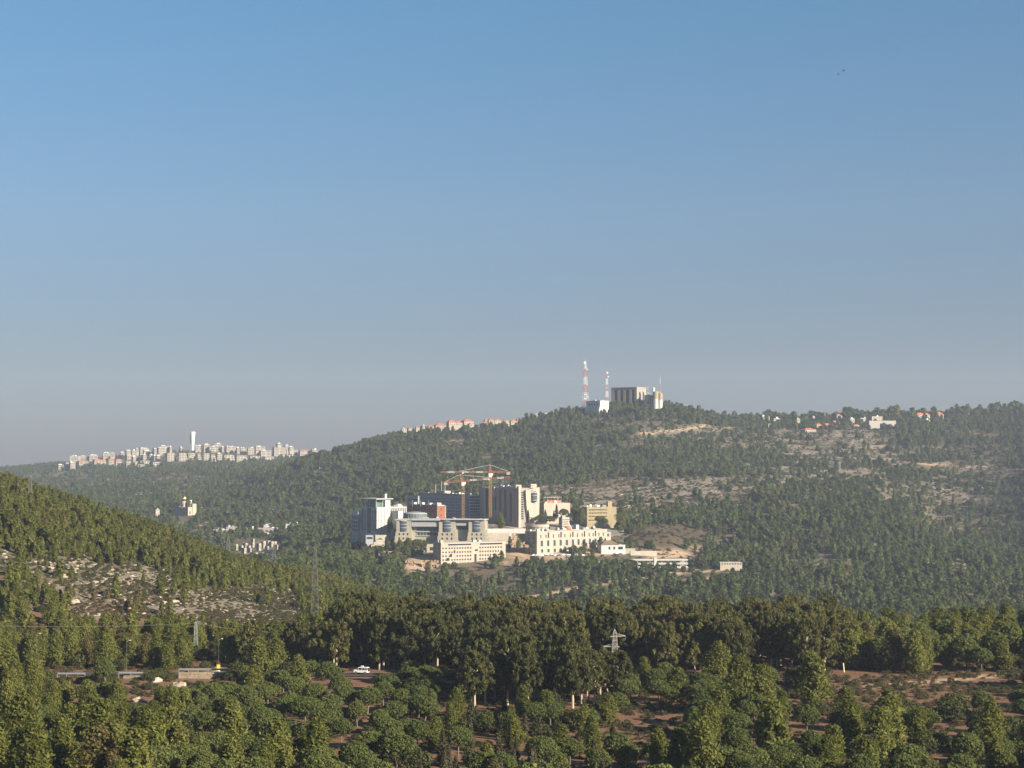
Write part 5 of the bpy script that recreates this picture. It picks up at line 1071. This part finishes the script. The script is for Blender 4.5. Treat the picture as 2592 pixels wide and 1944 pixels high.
def rock_stuff():
    """stones too many to count: on the left slope, on the terraces and ledges of the far hills"""
    X, Y, Z, u, v = darts(540, 900, lambda y: 1.5, lambda u, v, X, Y: (u < 900) * ell(u, v, BARE_L) * (.12 + .88 * smooth(.46, .58, fbm(X / 9.0, Y / 26.0, 4))) * .8, 41)
    a = [(X, Y, Z, .22 + .5 * rng.random(len(X)) ** 2)]
    def fd(u, v, X, Y):
        l = np.zeros_like(u)
        for pl, w in LEDGES: l = np.maximum(l, 1 - smooth(w * .6, w * 1.4, polydist(u, v, pl)))
        return np.maximum(ell(u, v, BARE_F) * smooth(.48, .6, fbm(X / 9.0, Y / 26.0, 4)) * .4, l)
    X, Y, Z, u, v = darts(1500, 2800, lambda y: 3.4, fd, 42); a.append((X, Y, Z, .35 + 1.0 * rng.random(len(X)) ** 2))
    V = []; Fc = []; off = 0; base = [np.array([p.co[:] for p in b.vertices]) for b in BM[:4]]; fcs = [[tuple(p.vertices) for p in b.polygons] for b in BM[:4]]
    X, Y, Z, S = [np.concatenate(q) for q in zip(*a)]
    ok = visible(X, Y, Z, 1.0); X, Y, Z, S = X[ok], Y[ok], Z[ok], S[ok]
    for i in range(len(X)):
        k = i % 4; t = rng.random() * 6.28; c, s_ = math.cos(t), math.sin(t); q = base[k] * (S[i] * 1.5, S[i], S[i] * .8); V.append(np.stack([q[:, 0] * c - q[:, 1] * s_ + X[i], q[:, 0] * s_ + q[:, 1] * c + Y[i], q[:, 2] + Z[i]], 1)); Fc += [tuple(j + off for j in f) for f in fcs[k]]; off += len(q)
    me = bpy.data.meshes.new('scattered_stones'); me.from_pydata(np.concatenate(V).tolist(), [], Fc); me.materials.append(M['rock']); o = link('scattered_stones', me); tag(o, 'countless pale limestone stones strewn over the open slopes', 'stones', kind='stuff'); print('stones', len(X))
# ------------------------------------------------------------------ birds
for u, v, Y, rz, rx, lab in ((2135, 178, 700, .3, 1.2, 'small dark bird with raised wings high in the right sky'), (2121, 188, 820, .2, .1, 'fainter small bird just below left of the dark bird')):
    R = thing('bird', lab, 'bird', P(u, v, Y), rz); R.rotation_euler = (0, rx, rz); R['group'] = 'two birds in the sky'; R.scale = (1.5, 1.5, 1.5)
    MB().tube([(-.25, 0, 0), (0, 0, .05), (.3, 0, .02), (.5, 0, 0)], [.04, .11, .08, .02], 6).build('body', 'bird_dark', R)
    for sg in (-1, 1): MB().tube([(0, sg * .05, .05), (.05, sg * .35, .16), (.0, sg * .72, .05)], [.09, .07, .02], 4).build('wing', 'bird_dark', R)

# ------------------------------------------------------------------ woods
def scatter_stuff(name, label, cat, X, Y, Z, rot, scl, idx, protos):
    """one object whose points carry trees or shrubs (what nobody could count)"""
    col = bpy.data.collections.new(name + '_kinds')
    for i, me in enumerate(protos):
        o = bpy.data.objects.new('%s_kind_%02d' % (name, i), me); col.objects.link(o)
    me = bpy.data.meshes.new(name); n = len(X); me.vertices.add(n)
    me.vertices.foreach_set('co', np.stack([X, Y, Z], 1).ravel().astype(np.float32))
    a = me.attributes.new('spin', 'FLOAT', 'POINT'); a.data.foreach_set('value', np.asarray(rot, np.float32))
    a = me.attributes.new('grow', 'FLOAT_VECTOR', 'POINT'); a.data.foreach_set('vector', np.asarray(scl, np.float32).ravel())
    a = me.attributes.new('pick', 'INT', 'POINT'); a.data.foreach_set('value', np.asarray(idx, np.int32))
    o = bpy.data.objects.new(name, me); C.objects.link(o); tag(o, label, cat, kind='stuff')
    g = bpy.data.node_groups.new(name, 'GeometryNodeTree')
    g.interface.new_socket('Geometry', in_out='INPUT', socket_type='NodeSocketGeometry'); g.interface.new_socket('Geometry', in_out='OUTPUT', socket_type='NodeSocketGeometry')
    N = g.nodes.new; L = g.links.new
    gi = N('NodeGroupInput'); go = N('NodeGroupOutput'); ip = N('GeometryNodeInstanceOnPoints'); ci = N('GeometryNodeCollectionInfo')
    ci.inputs[0].default_value = col; ci.inputs[1].default_value = True; ci.inputs[2].default_value = True
    def attr(nm, tp):
        x = N('GeometryNodeInputNamedAttribute'); x.data_type = tp; x.inputs[0].default_value = nm; return x.outputs[0]
    cx = N('ShaderNodeCombineXYZ'); L(attr('spin', 'FLOAT'), cx.inputs[2])
    L(gi.outputs[0], ip.inputs['Points']); L(ci.outputs[0], ip.inputs['Instance']); ip.inputs['Pick Instance'].default_value = True
    L(attr('pick', 'INT'), ip.inputs['Instance Index']); L(cx.outputs[0], ip.inputs['Rotation']); L(attr('grow', 'FLOAT_VECTOR'), ip.inputs['Scale'])
    L(ip.outputs[0], go.inputs[0])
    md = o.modifiers.new('scatter', 'NODES'); md.node_group = g
    return o
rs = np.random.default_rng(11)
def clump(X, Y, s=40.0, lo=.35, hi=.6, floor=.25):
    return floor + (1 - floor) * smooth(lo, hi, fbm(X / s, Y / s, 3))
rock_stuff()
# --- foreground, left: pines and shrubs round the road
JEEP = (874, 962); WALL = (405, 600)
def fg_ok(u, v, Y):
    top = np.ones_like(u, bool)
    top &= ~((u > JEEP[0]) & (u < JEEP[1]) & (Y > 372) & (Y < 441))
    top &= ~((u > WALL[0]) & (u < WALL[1]) & (Y > 396) & (Y < 436))
    top &= ~((u > 300) & (u < 420) & (Y > 408) & (Y < 434))
    top &= ~((Y > 421) & (Y < 433) & (u < 1000))
    top &= ~((u > 480) & (u < 512) & (Y > 420) & (Y < 452))
    return top.astype(float)
# things that low trees in front must not hide: (left, right, farthest tree distance, photo row the crown may reach)
CAPS = [(440, 580, 421, 1727), (296, 366, 420, 1724), (146, 216, 420, 1724), (878, 952, 428, 1706), (484, 508, 445, 1662), (540, 568, 428, 1702), (2118, 2156, 428, 1705), (1500, 1615, 446, 1654), (318, 326, 432, 1690), (548, 558, 432, 1690), (88, 98, 432, 1660), (785, 812, 620, 1545), (380, 470, 421, 1742), (330, 380, 400, 1778), (520, 735, 640, 1574), (735, 830, 640, 1580), (180, 520, 560, 1556), (2090, 2560, 421, 1744), (1600, 1690, 372, 1850)]
CROWN_R = {'aleppo': 2.3, 'stone': 2.7, 'euc': 3.6, 'cypress': .9, 'oak': 2.0}
def add(kind_p, res, smin, smax, seed):
    r = np.random.default_rng(seed); X, Y, Z, u, v = res; ok = clear_of(X, Y)
    ks, ps = zip(*kind_p.items())
    for i in np.nonzero(ok)[0]:
        k = r.choice(ks, p=ps); f = r.random(); sc = smin[k] + (smax[k] - smin[k]) * f; sx = (.88 + .3 * r.random()) * (1.1 if k == 'aleppo' else 1.0)
        for (u0, u1, ym, vt) in CAPS:
            w = CROWN_R[k] * sc * sx * F / Y[i]
            if Y[i] < ym and u[i] + w > u0 and u[i] - w < u1: sc = min(sc, (v[i] - vt) / (KINDS[k][5] * F / Y[i]))
        if sc < smin[k] * .55: continue
        put(k, X[i], Y[i], sc, sx)
S0 = {'aleppo': .75, 'stone': .8, 'euc': .62, 'cypress': .6, 'oak': .7}; S1 = {'aleppo': 1.25, 'stone': 1.15, 'euc': .88, 'cypress': 1.05, 'oak': 1.35}
add({'aleppo': .62, 'oak': .30, 'stone': .08}, darts(250, 418, lambda y: 6.6, lambda u, v, X, Y: fg_ok(u, v, Y) * (u < 440 + 60 * np.sin(Y / 9.)) * (1 - ell(u, v, BARE_FG)) * .86, 1), S0, S1, 2)
add({'aleppo': .7, 'oak': .3}, darts(433, 560, lambda y: 6.2, lambda u, v, X, Y: fg_ok(u, v, Y) * (u < 760) * (1 - ell(u, v, BARE_FG)) * (1 - .9 * ell(u, v, BARE_L)) * .72, 3), S0, {**S1, 'aleppo': 1.0}, 4)
# --- foreground, middle: umbrella pines on red soil
add({'stone': .86, 'aleppo': .06, 'oak': .08}, darts(252, 419, lambda y: 6.9, lambda u, v, X, Y: fg_ok(u, v, Y) * (u > 440 + 60 * np.sin(Y / 9.)) * (u < 1120 - .55 * (420 - Y)) * .74, 5), {**S0, 'stone': .7}, {**S1, 'stone': 1.02}, 6)
add({'cypress': .5, 'stone': .14, 'aleppo': .2, 'oak': .16}, darts(252, 372, lambda y: 5.8, lambda u, v, X, Y: (u > 1120 - .55 * (420 - Y)) * (u < 1560) * .66, 7), S0, {**S1, 'aleppo': .7, 'stone': .9}, 8)
# --- foreground, right: mixed trees and dark shrubs
add({'aleppo': .13, 'stone': .33, 'oak': .54}, darts(250, 424, lambda y: 6.2, lambda u, v, X, Y: (u > 1560) * (1 - ell(u, v, BARE_FG)) * (Y < 415) * .62, 9), S0, {**S1, 'aleppo': 1.25, 'stone': 1.0}, 10)
add({'aleppo': .5, 'stone': .4, 'oak': .1}, darts(432, 530, lambda y: 6.4, lambda u, v, X, Y: (u > 2090) * (1 - ell(u, v, BARE_FG)) * .8, 11), {**S0, 'aleppo': .9, 'stone': 1.0}, {**S1, 'stone': 1.5}, 12)
# --- eucalyptus belt
def belt(u, v, X, Y):
    front = np.where((u > 1180) & (u < 1590), 372, np.where(u >= 1590, 424, 436))
    return ((Y > front) & (u > 735) & (u < 2140) & (np.hypot(X - PYL.x, (Y - PYL.y) * .45) > 7)) * .92
PYL = ground_at(1556, 1716)
add({'euc': 1.0}, darts(372, 512, lambda y: 6.5, belt, 13), S0, S1, 14)
add({'euc': 1.0}, darts(425, 500, lambda y: 7.5, lambda u, v, X, Y: ((u > 600) & (u <= 735) & (Y > 440)) * .5, 15), {**S0, 'euc': .5}, {**S1, 'euc': .68}, 16)
# --- rocky hill on the left and the wooded rise behind the belt
HILL = darts(560, 1010, lambda y: 4.7, lambda u, v, X, Y: (u < 880) * (1 - ell(u, v, BARE_L)) * .88, 17)
RISE = darts(520, 1060, lambda y: 5.4, lambda u, v, X, Y: (u >= 760) * (1 - ell(u, v, [(845, 1560, 18, 45, 1)])) * .85, 18)
hill_pts = [np.concatenate([a, b]) for a, b in zip(HILL, RISE)]
ok = visible(hill_pts[0], hill_pts[1], hill_pts[2], 7.0) & clear_of(hill_pts[0], hill_pts[1]); hill_pts = [a[ok] for a in hill_pts]
n = len(hill_pts[0]); hill_s = .40 + .55 * rs.random(n) ** 1.5; hill_s[hill_pts[1] > 880] += .15
low_ = (hill_pts[3] > 510) & (hill_pts[3] < 835) & (hill_pts[1] < 650); hill_s = np.where(low_, np.minimum(hill_s, (hill_pts[4] - 1552) / (8 * F / hill_pts[1])), hill_s)
ok = hill_s > .22; hill_pts = [a[ok] for a in hill_pts]; hill_s = hill_s[ok]; n = len(hill_s)

for u_, v_, s_ in ((1875, 1815, 1.5), (2058, 1802, 1.4), (1957, 1952, 1.45), (2226, 1950, 1.25), (1795, 1905, 1.1), (2330, 1900, .9), (60, 1950, 1.5), (250, 1965, 1.45), (420, 1960, 1.3)):
    g_ = ground_at(u_, min(v_, 1970), 240, 470); put('aleppo', g_.x, g_.y, s_, 1.02)
for u_, v_, s_ in ((228, 1726, .55), (246, 1722, .6), (262, 1728, .5), (280, 1722, .62), (376, 1722, .6), (392, 1720, .7), (410, 1716, .75), (430, 1724, .5), (205, 1730, .45), (160, 1728, .5), (470, 1734, .35), (505, 1736, .4), (545, 1734, .42), (585, 1722, .7), (340, 1733, .4), (372, 1745, .45), (120, 1722, .7), (470, 1690, .6), (520, 1690, .5), (440, 1690, .8), (400, 1690, .9), (600, 1700, .8)):
    g_ = ground_at(u_, v_, 300, 470); put('oak', g_.x, g_.y, s_, 1.25)
# --- the largest of each kind become single trees, the others join the woods
LIMIT = 290
REST = {k: [] for k in KINDS}; CHOSEN = []
byk = {k: [t for t in SINGLE if t[0] == k] for k in KINDS}
byk['aleppo'] += [('aleppo', hill_pts[0][i], hill_pts[1][i], hill_pts[2][i] - .05, hill_s[i], .9 + .3 * rs.random(), hill_pts[3][i], hill_pts[4][i]) for i in range(n)]
for k in KINDS:
    H = KINDS[k][5]
    def shown(t):
        top = project(t[1], t[2], t[3] + H * t[4])[1]
        return -70 < t[6] < 2662 and top < 1930
    vis = [t for t in byk[k] if shown(t)]; vis.sort(key=lambda t: -H * t[4] / t[2])
    ids = {id(t) for t in vis[:LIMIT]}
    CHOSEN += vis[:LIMIT]; REST[k] = [t for t in byk[k] if id(t) not in ids]
LANDMARKS = [('the white car', 915, 1695), ('the slim lattice mast by the road', 495, 1630), ('the left end of the guard rail', 160, 1712), ('the stone wall under the guard rail', 520, 1722), ('the yellow road sign', 556, 1686), ('the leftmost lamp post', 92, 1640), ('the middle lamp post', 320, 1665),
             ('the tall lattice pylon on the ridge', 797, 1480), ('the pylon with three cross arms', 1556, 1625), ('the pale upright post', 2137, 1690), ('the bare track at right', 2350, 1728), ('the bottom left corner', 0, 1944), ('the bottom right corner', 2592, 1944),
             ('the upper pale rocks of the left hill', 300, 1460), ('the lower pale rocks of the left hill', 640, 1530), ('the lattice mast on the left crest', 75, 1240), ('the end of the left ridge', 700, 1450), ('the middle of the bottom edge', 1296, 1944), ('the red soil under the cypresses', 1200, 1850), ('the red soil clearing right of the cypresses', 1660, 1880),
             ('the dirt path beside the tall lattice pylon', 845, 1560), ('the right end of the eucalyptus belt', 2180, 1600), ('the middle of the eucalyptus belt', 1250, 1640), ('the middle of the left edge', 0, 1600), ('the red gap between the umbrella pines', 760, 1790), ('the lower part of the right edge', 2592, 1760), ('the shaded thicket at lower right', 1850, 1850)]
ORD = ['nearest', 'second', 'third', 'fourth', 'fifth', 'sixth', 'seventh', 'eighth', 'ninth', 'tenth', 'eleventh', 'twelfth', 'thirteenth', 'fourteenth', 'fifteenth', 'sixteenth', 'seventeenth', 'eighteenth', 'nineteenth', 'twentieth']
LOOK = {'aleppo': 'yellow green pine', 'stone': 'round topped umbrella pine', 'euc': 'olive green eucalyptus', 'cypress': 'grey green slender cypress', 'oak': 'dark green domed shrub'}
GROUPN = {'aleppo': 'pines of the foreground and left hill', 'stone': 'umbrella pines on the red soil', 'euc': 'eucalyptus trees of the dark belt', 'cypress': 'young cypresses on the red soil', 'oak': 'dark evergreen shrubs of the foreground'}
buckets = {}
for t in CHOSEN:
    k, u, v = t[0], t[6], t[7]; mid = v - KINDS[k][5] * t[4] * F / t[2] * .5
    best = min(LANDMARKS, key=lambda l: (l[1] - u) ** 2 + (1.3 * (l[2] - mid)) ** 2)
    dx, dy = u - best[1], mid - best[2]
    side = ('right of' if dx > 0 else 'left of') if abs(dx) > 1.2 * abs(dy) else ('below' if dy > 0 else 'above')
    buckets.setdefault((k, side, best[0]), []).append((math.hypot(dx, dy), t))
for (k, side, lm), lst in buckets.items():
    lst.sort(key=lambda e: e[0])
    for i, (d, t) in enumerate(lst):
        _, X, Y, Z, s, sx, u, v = t
        rank = ORD[0] if i == 0 else ORDW[i] if i < len(ORDW) else 'forty %s' % ORDW[i - 40]
        lab = ('%s %s %s %s' % (LOOK[k], 'nearest' if i == 0 else rank + ' nearest', side, lm)) if len(lst) > 1 else '%s just %s %s' % (LOOK[k], side, lm)
        o = thing(NAMES[k][0], lab, 'shrub' if k == 'oak' else 'tree', (X, Y, Z), (X * 7.13 + Y * 3.7) % 6.283, GROUPN[k])
        o.scale = (s * sx, s * sx, s)
        tm, cm = PROTO[k][int((X * 13.7 + Y * 5.3) % len(PROTO[k]))]
        link('trunk', tm, o); link('crown', cm, o)
# the rest of the near pines as one wood
near_protos, px, py, pz, pr, psc, pi_ = [], [], [], [], [], [], []
for i in range(8): near_protos.append(joined_tree('wood', 'aleppo', 300 + i, 1500, .40, 'aleppo', 'bark'))
for i in range(3): near_protos.append(joined_tree('wood', 'stone', 340 + i, 900, .5, 'stonepine', 'bark'))
for i in range(3): near_protos.append(joined_tree('wood', 'euc', 360 + i, 1800, .7, 'euc', 'bark_pale'))
for i in range(3): near_protos.append(joined_tree('wood', 'oak', 380 + i, 600, .4, 'oak', 'bark'))
for i in range(2): near_protos.append(joined_tree('wood', 'cypress', 390 + i, 500, .4, 'cypress', 'bark'))
OFF = {'aleppo': (0, 8), 'stone': (8, 3), 'euc': (11, 3), 'oak': (14, 3), 'cypress': (17, 2)}
for k in KINDS:
    for t in REST[k]:
        px.append(t[1]); py.append(t[2]); pz.append(t[3]); pr.append(rs.random() * 6.28); psc.append((t[4] * t[5], t[4] * t[5], t[4])); pi_.append(OFF[k][0] + rs.integers(OFF[k][1]))
scatter_stuff('pine_wood', 'dense yellow green pine wood covering the hill on the left', 'woodland', np.array(px), np.array(py), np.array(pz), pr, psc, pi_, near_protos)

# --- trees standing between the hospital buildings
for k, u_, v_, Y_, h_, sx_, lab in (('cypress', 1409, 1312, 1583, 12, 1.0, 'tall dark cypress in front of the beige laboratory block'), ('cypress', 1402, 1316, 1578, 8.5, 1.0, 'shorter cypress just left of the tall one at the laboratory block'), ('cypress', 1337, 1321, 1545, 10.5, 1.0, 'dark cypress against the sunlit front of the tower'),
    ('aleppo', 1268, 1338, 1528, 13, 1.2, 'bushy dark tree at the foot of the shaded tower side'), ('stone', 1427, 1313, 1570, 9, 1.2, 'round crowned pine right of the cypresses by the laboratory block'), ('oak', 1368, 1318, 1562, 5.5, 1.5, 'low wide tree between the tower and the laboratory block'), ('oak', 1392, 1319, 1566, 5, 1.6, 'low tree left of the cypresses at the laboratory block'),
    ('aleppo', 986, 1350, 1500, 13, .8, 'dark tree at the corner of the white panelled building'), ('aleppo', 1012, 1394, 1458, 9, 1.3, 'pine at the left in the row below the tan front complex'), ('aleppo', 1034, 1392, 1460, 9.5, 1.4, 'second pine in the row below the tan front complex'), ('stone', 1058, 1390, 1462, 8.5, 1.5, 'broad round pine in the row below the tan front complex'), ('stone', 1076, 1389, 1464, 7, 1.2, 'last round pine in the row below the tan front complex'),
    ('stone', 1518, 1328, 1560, 8, 1.1, 'round pine in front of the yellow stone building'), ('stone', 1531, 1330, 1556, 6.5, 1.1, 'smaller round pine at right in front of the yellow stone building'), ('aleppo', 1572, 1326, 1570, 14, 1.2, 'tall pine just right of the yellow stone building'), ('aleppo', 1470, 1322, 1560, 12, 1.3, 'pine left of the yellow stone building'), ('aleppo', 1456, 1320, 1566, 11, 1.3, 'pine between the laboratory block and the yellow stone building'),
    ('cypress', 1341, 1402, 1440, 7, 1.0, 'small cypress on the slope left of the clinic block'), ('aleppo', 1312, 1388, 1446, 7, 1.2, 'pine on the tan slope between office block and clinic'), ('aleppo', 1290, 1376, 1458, 6, 1.1, 'small pine at the top right corner of the office block')):
    p_ = P(u_, v_, Y_); s_ = h_ / KINDS[k][5]; zz = max(p_.z, hz(p_.x, p_.y)) if k != 'aleppo' or v_ > 1340 else p_.z
    o = thing(NAMES[k][0], lab, 'tree', (p_.x, p_.y, p_.z - .3), u_ % 6.28, 'trees between the hospital buildings'); o.scale = (s_ * sx_, s_ * sx_, s_)
    tm, cm = PROTO[k][int(u_) % len(PROTO[k])]; link('trunk', tm, o); link('crown', cm, o)
# --- woods of the far slopes
def fdens(u, v, X, Y):
    d = 1 - np.maximum(ell(u, v, BARE_H), np.maximum(ell(u, v, BARE_F), ell(u, v, TOWN) * .88))
    Zt = height(X, Y); ter = smooth(.55, .9, np.sin((Zt + 7 * fbm(X / 30 + 9, Y / 40 + 3, 4)) * 2 * math.pi / 10.0)) * smooth(.40, .55, fbm(X / 70 + 3, Y / 90, 3))
    for pl, w in TRACKS:
        d = d * (1 - .9 * (1 - smooth(9, 15, polydist(u, v - 9, pl))) * (Y < 2700))
    return d * clump(X, Y, 38, .38, .58, .30) * (1 - .7 * ter)
FW = [darts(2630, 2775, lambda y: 8.5, lambda u, v, X, Y: (u > 1860) * .4, 25), darts(2775, 2870, lambda y: 6.5, lambda u, v, X, Y: (u > 1830) * smooth(.42, .56, fbm(X / 22., Y / 60., 3)) * .9, 24), darts(1060, 1700, lambda y: 6.0, fdens, 21), darts(1700, 2850, lambda y: 7.2, fdens, 22), darts(2850, 4700, lambda y: 9.5, lambda u, v, X, Y: fdens(u, v, X, Y) * .8, 23)]
fw = [np.concatenate(z) for z in zip(*FW)]
ok = visible(fw[0], fw[1], fw[2], 9.0) & clear_of(fw[0], fw[1]); fw = [a[ok] for a in fw]
n = len(fw[0]); s = (.45 + .95 * rs.random(n) ** 1.6) * (.75 + .5 * fbm(fw[0] / 60, fw[1] / 60, 2)); s = np.where((fw[1] > 2770) & (fw[3] > 1830), s * 2.1, s); s = np.where((fw[1] > 2480) & (fw[3] > 1330) & (fw[3] < 1830), s * 1.25, s); s = np.where(fw[1] > 3400, s * .95, s)
w = s * (.95 + .4 * rs.random(n))
far_protos = [joined_tree('far_wood', 'aleppo', 500 + i, 620, .56, 'farpine', 'bark') for i in range(9)] + [joined_tree('far_wood', 'oak', 520 + i, 300, .7, 'oak', 'bark') for i in range(3)] + [joined_tree('far_wood', 'cypress', 530 + i, 260, .55, 'oak', 'bark') for i in range(2)]
pick = rs.integers(0, 9, n); q = rs.random(n); pick = np.where(q < .34, 9 + rs.integers(0, 3, n), pick)
pick = np.where((fw[1] > 2770) & (fw[3] > 1830) & (rs.random(n) < .22), 12 + rs.integers(0, 2, n), pick); s = np.where((pick >= 9) & (pick < 12), s * 2.0, s); w = np.where(pick >= 9, w * 1.45, w)
scatter_stuff('pine_forest', 'hazy green pine forest covering the far hillsides round the hospital', 'forest', fw[0], fw[1], fw[2] - .2, rs.random(n) * 6.28, np.stack([w, w, s], 1), pick, far_protos)
print('far trees', n, 'single', len(CHOSEN), 'rest', len(px))
# --- low scrub on the open slopes
def sdens(u, v, X, Y): return (.25 + .75 * clump(X, Y, 18, .38, .6, .05)) * (1 - ell(u, v, [b for b in BARE_H if b[4] >= 1 and b[0] != 1690])) * .75
SC = [darts(1080, 1750, lambda y: 5.5, sdens, 31), darts(1750, 3300, lambda y: 5.2, lambda u, v, X, Y: sdens(u, v, X, Y) * (1 - ell(u, v, TOWN)), 32), darts(480, 1000, lambda y: 2.6, lambda u, v, X, Y: (u < 900) * (.2 + .75 * ell(u, v, BARE_L)) * (Y > 560), 33), darts(250, 540, lambda y: 2.3, lambda u, v, X, Y: clump(X, Y, 9, .40, .58, .15) * (.35 + .65 * fg_ok(u, v, Y)) * .8, 34)]
scv = [np.concatenate(z) for z in zip(*SC)]
ok = visible(scv[0], scv[1], scv[2], 2.0) & clear_of(scv[0], scv[1]); scv = [a[ok] for a in scv]
n = len(scv[0]); s = np.where(scv[1] < 1020, .16 + .24 * rs.random(n), .28 + .55 * rs.random(n) ** 1.5)
sc_protos = [joined_tree('scrub', 'oak', 600 + i, 260, .42, 'maquis', 'bark') for i in range(5)] + [joined_tree('scrub', 'oak', 620 + i, 260, .42, 'oak', 'bark') for i in range(2)]
scatter_stuff('scrub', 'low brown and green scrub on the open ground between the trees', 'scrub', scv[0], scv[1], scv[2] - .05, rs.random(n) * 6.28, np.stack([s * 1.2, s * 1.2, s * .85], 1), rs.integers(0, 7, n), sc_protos)
print('scrub', n)
# --- haze: the air of the valley
HAZE = MB().box(-2790, 2790, -200, 6290, -260, 270)
m, nt, b = nodes_of('haze'); nt.nodes.remove(b); pv = nt.nodes.new('ShaderNodeVolumePrincipled')
pv.inputs['Color'].default_value = (.70, .80, 1.0, 1); pv.inputs['Density'].default_value = 7.5e-5; pv.inputs['Anisotropy'].default_value = 0.1
nt.links.new(pv.outputs[0], nt.nodes['Material Output'].inputs['Volume']); M['haze'] = m
try: m.cycles.homogeneous_volume = True
except Exception: pass
tag(HAZE.build('haze', 'haze'), 'thin blue grey haze filling the valley air', 'haze', kind='stuff')
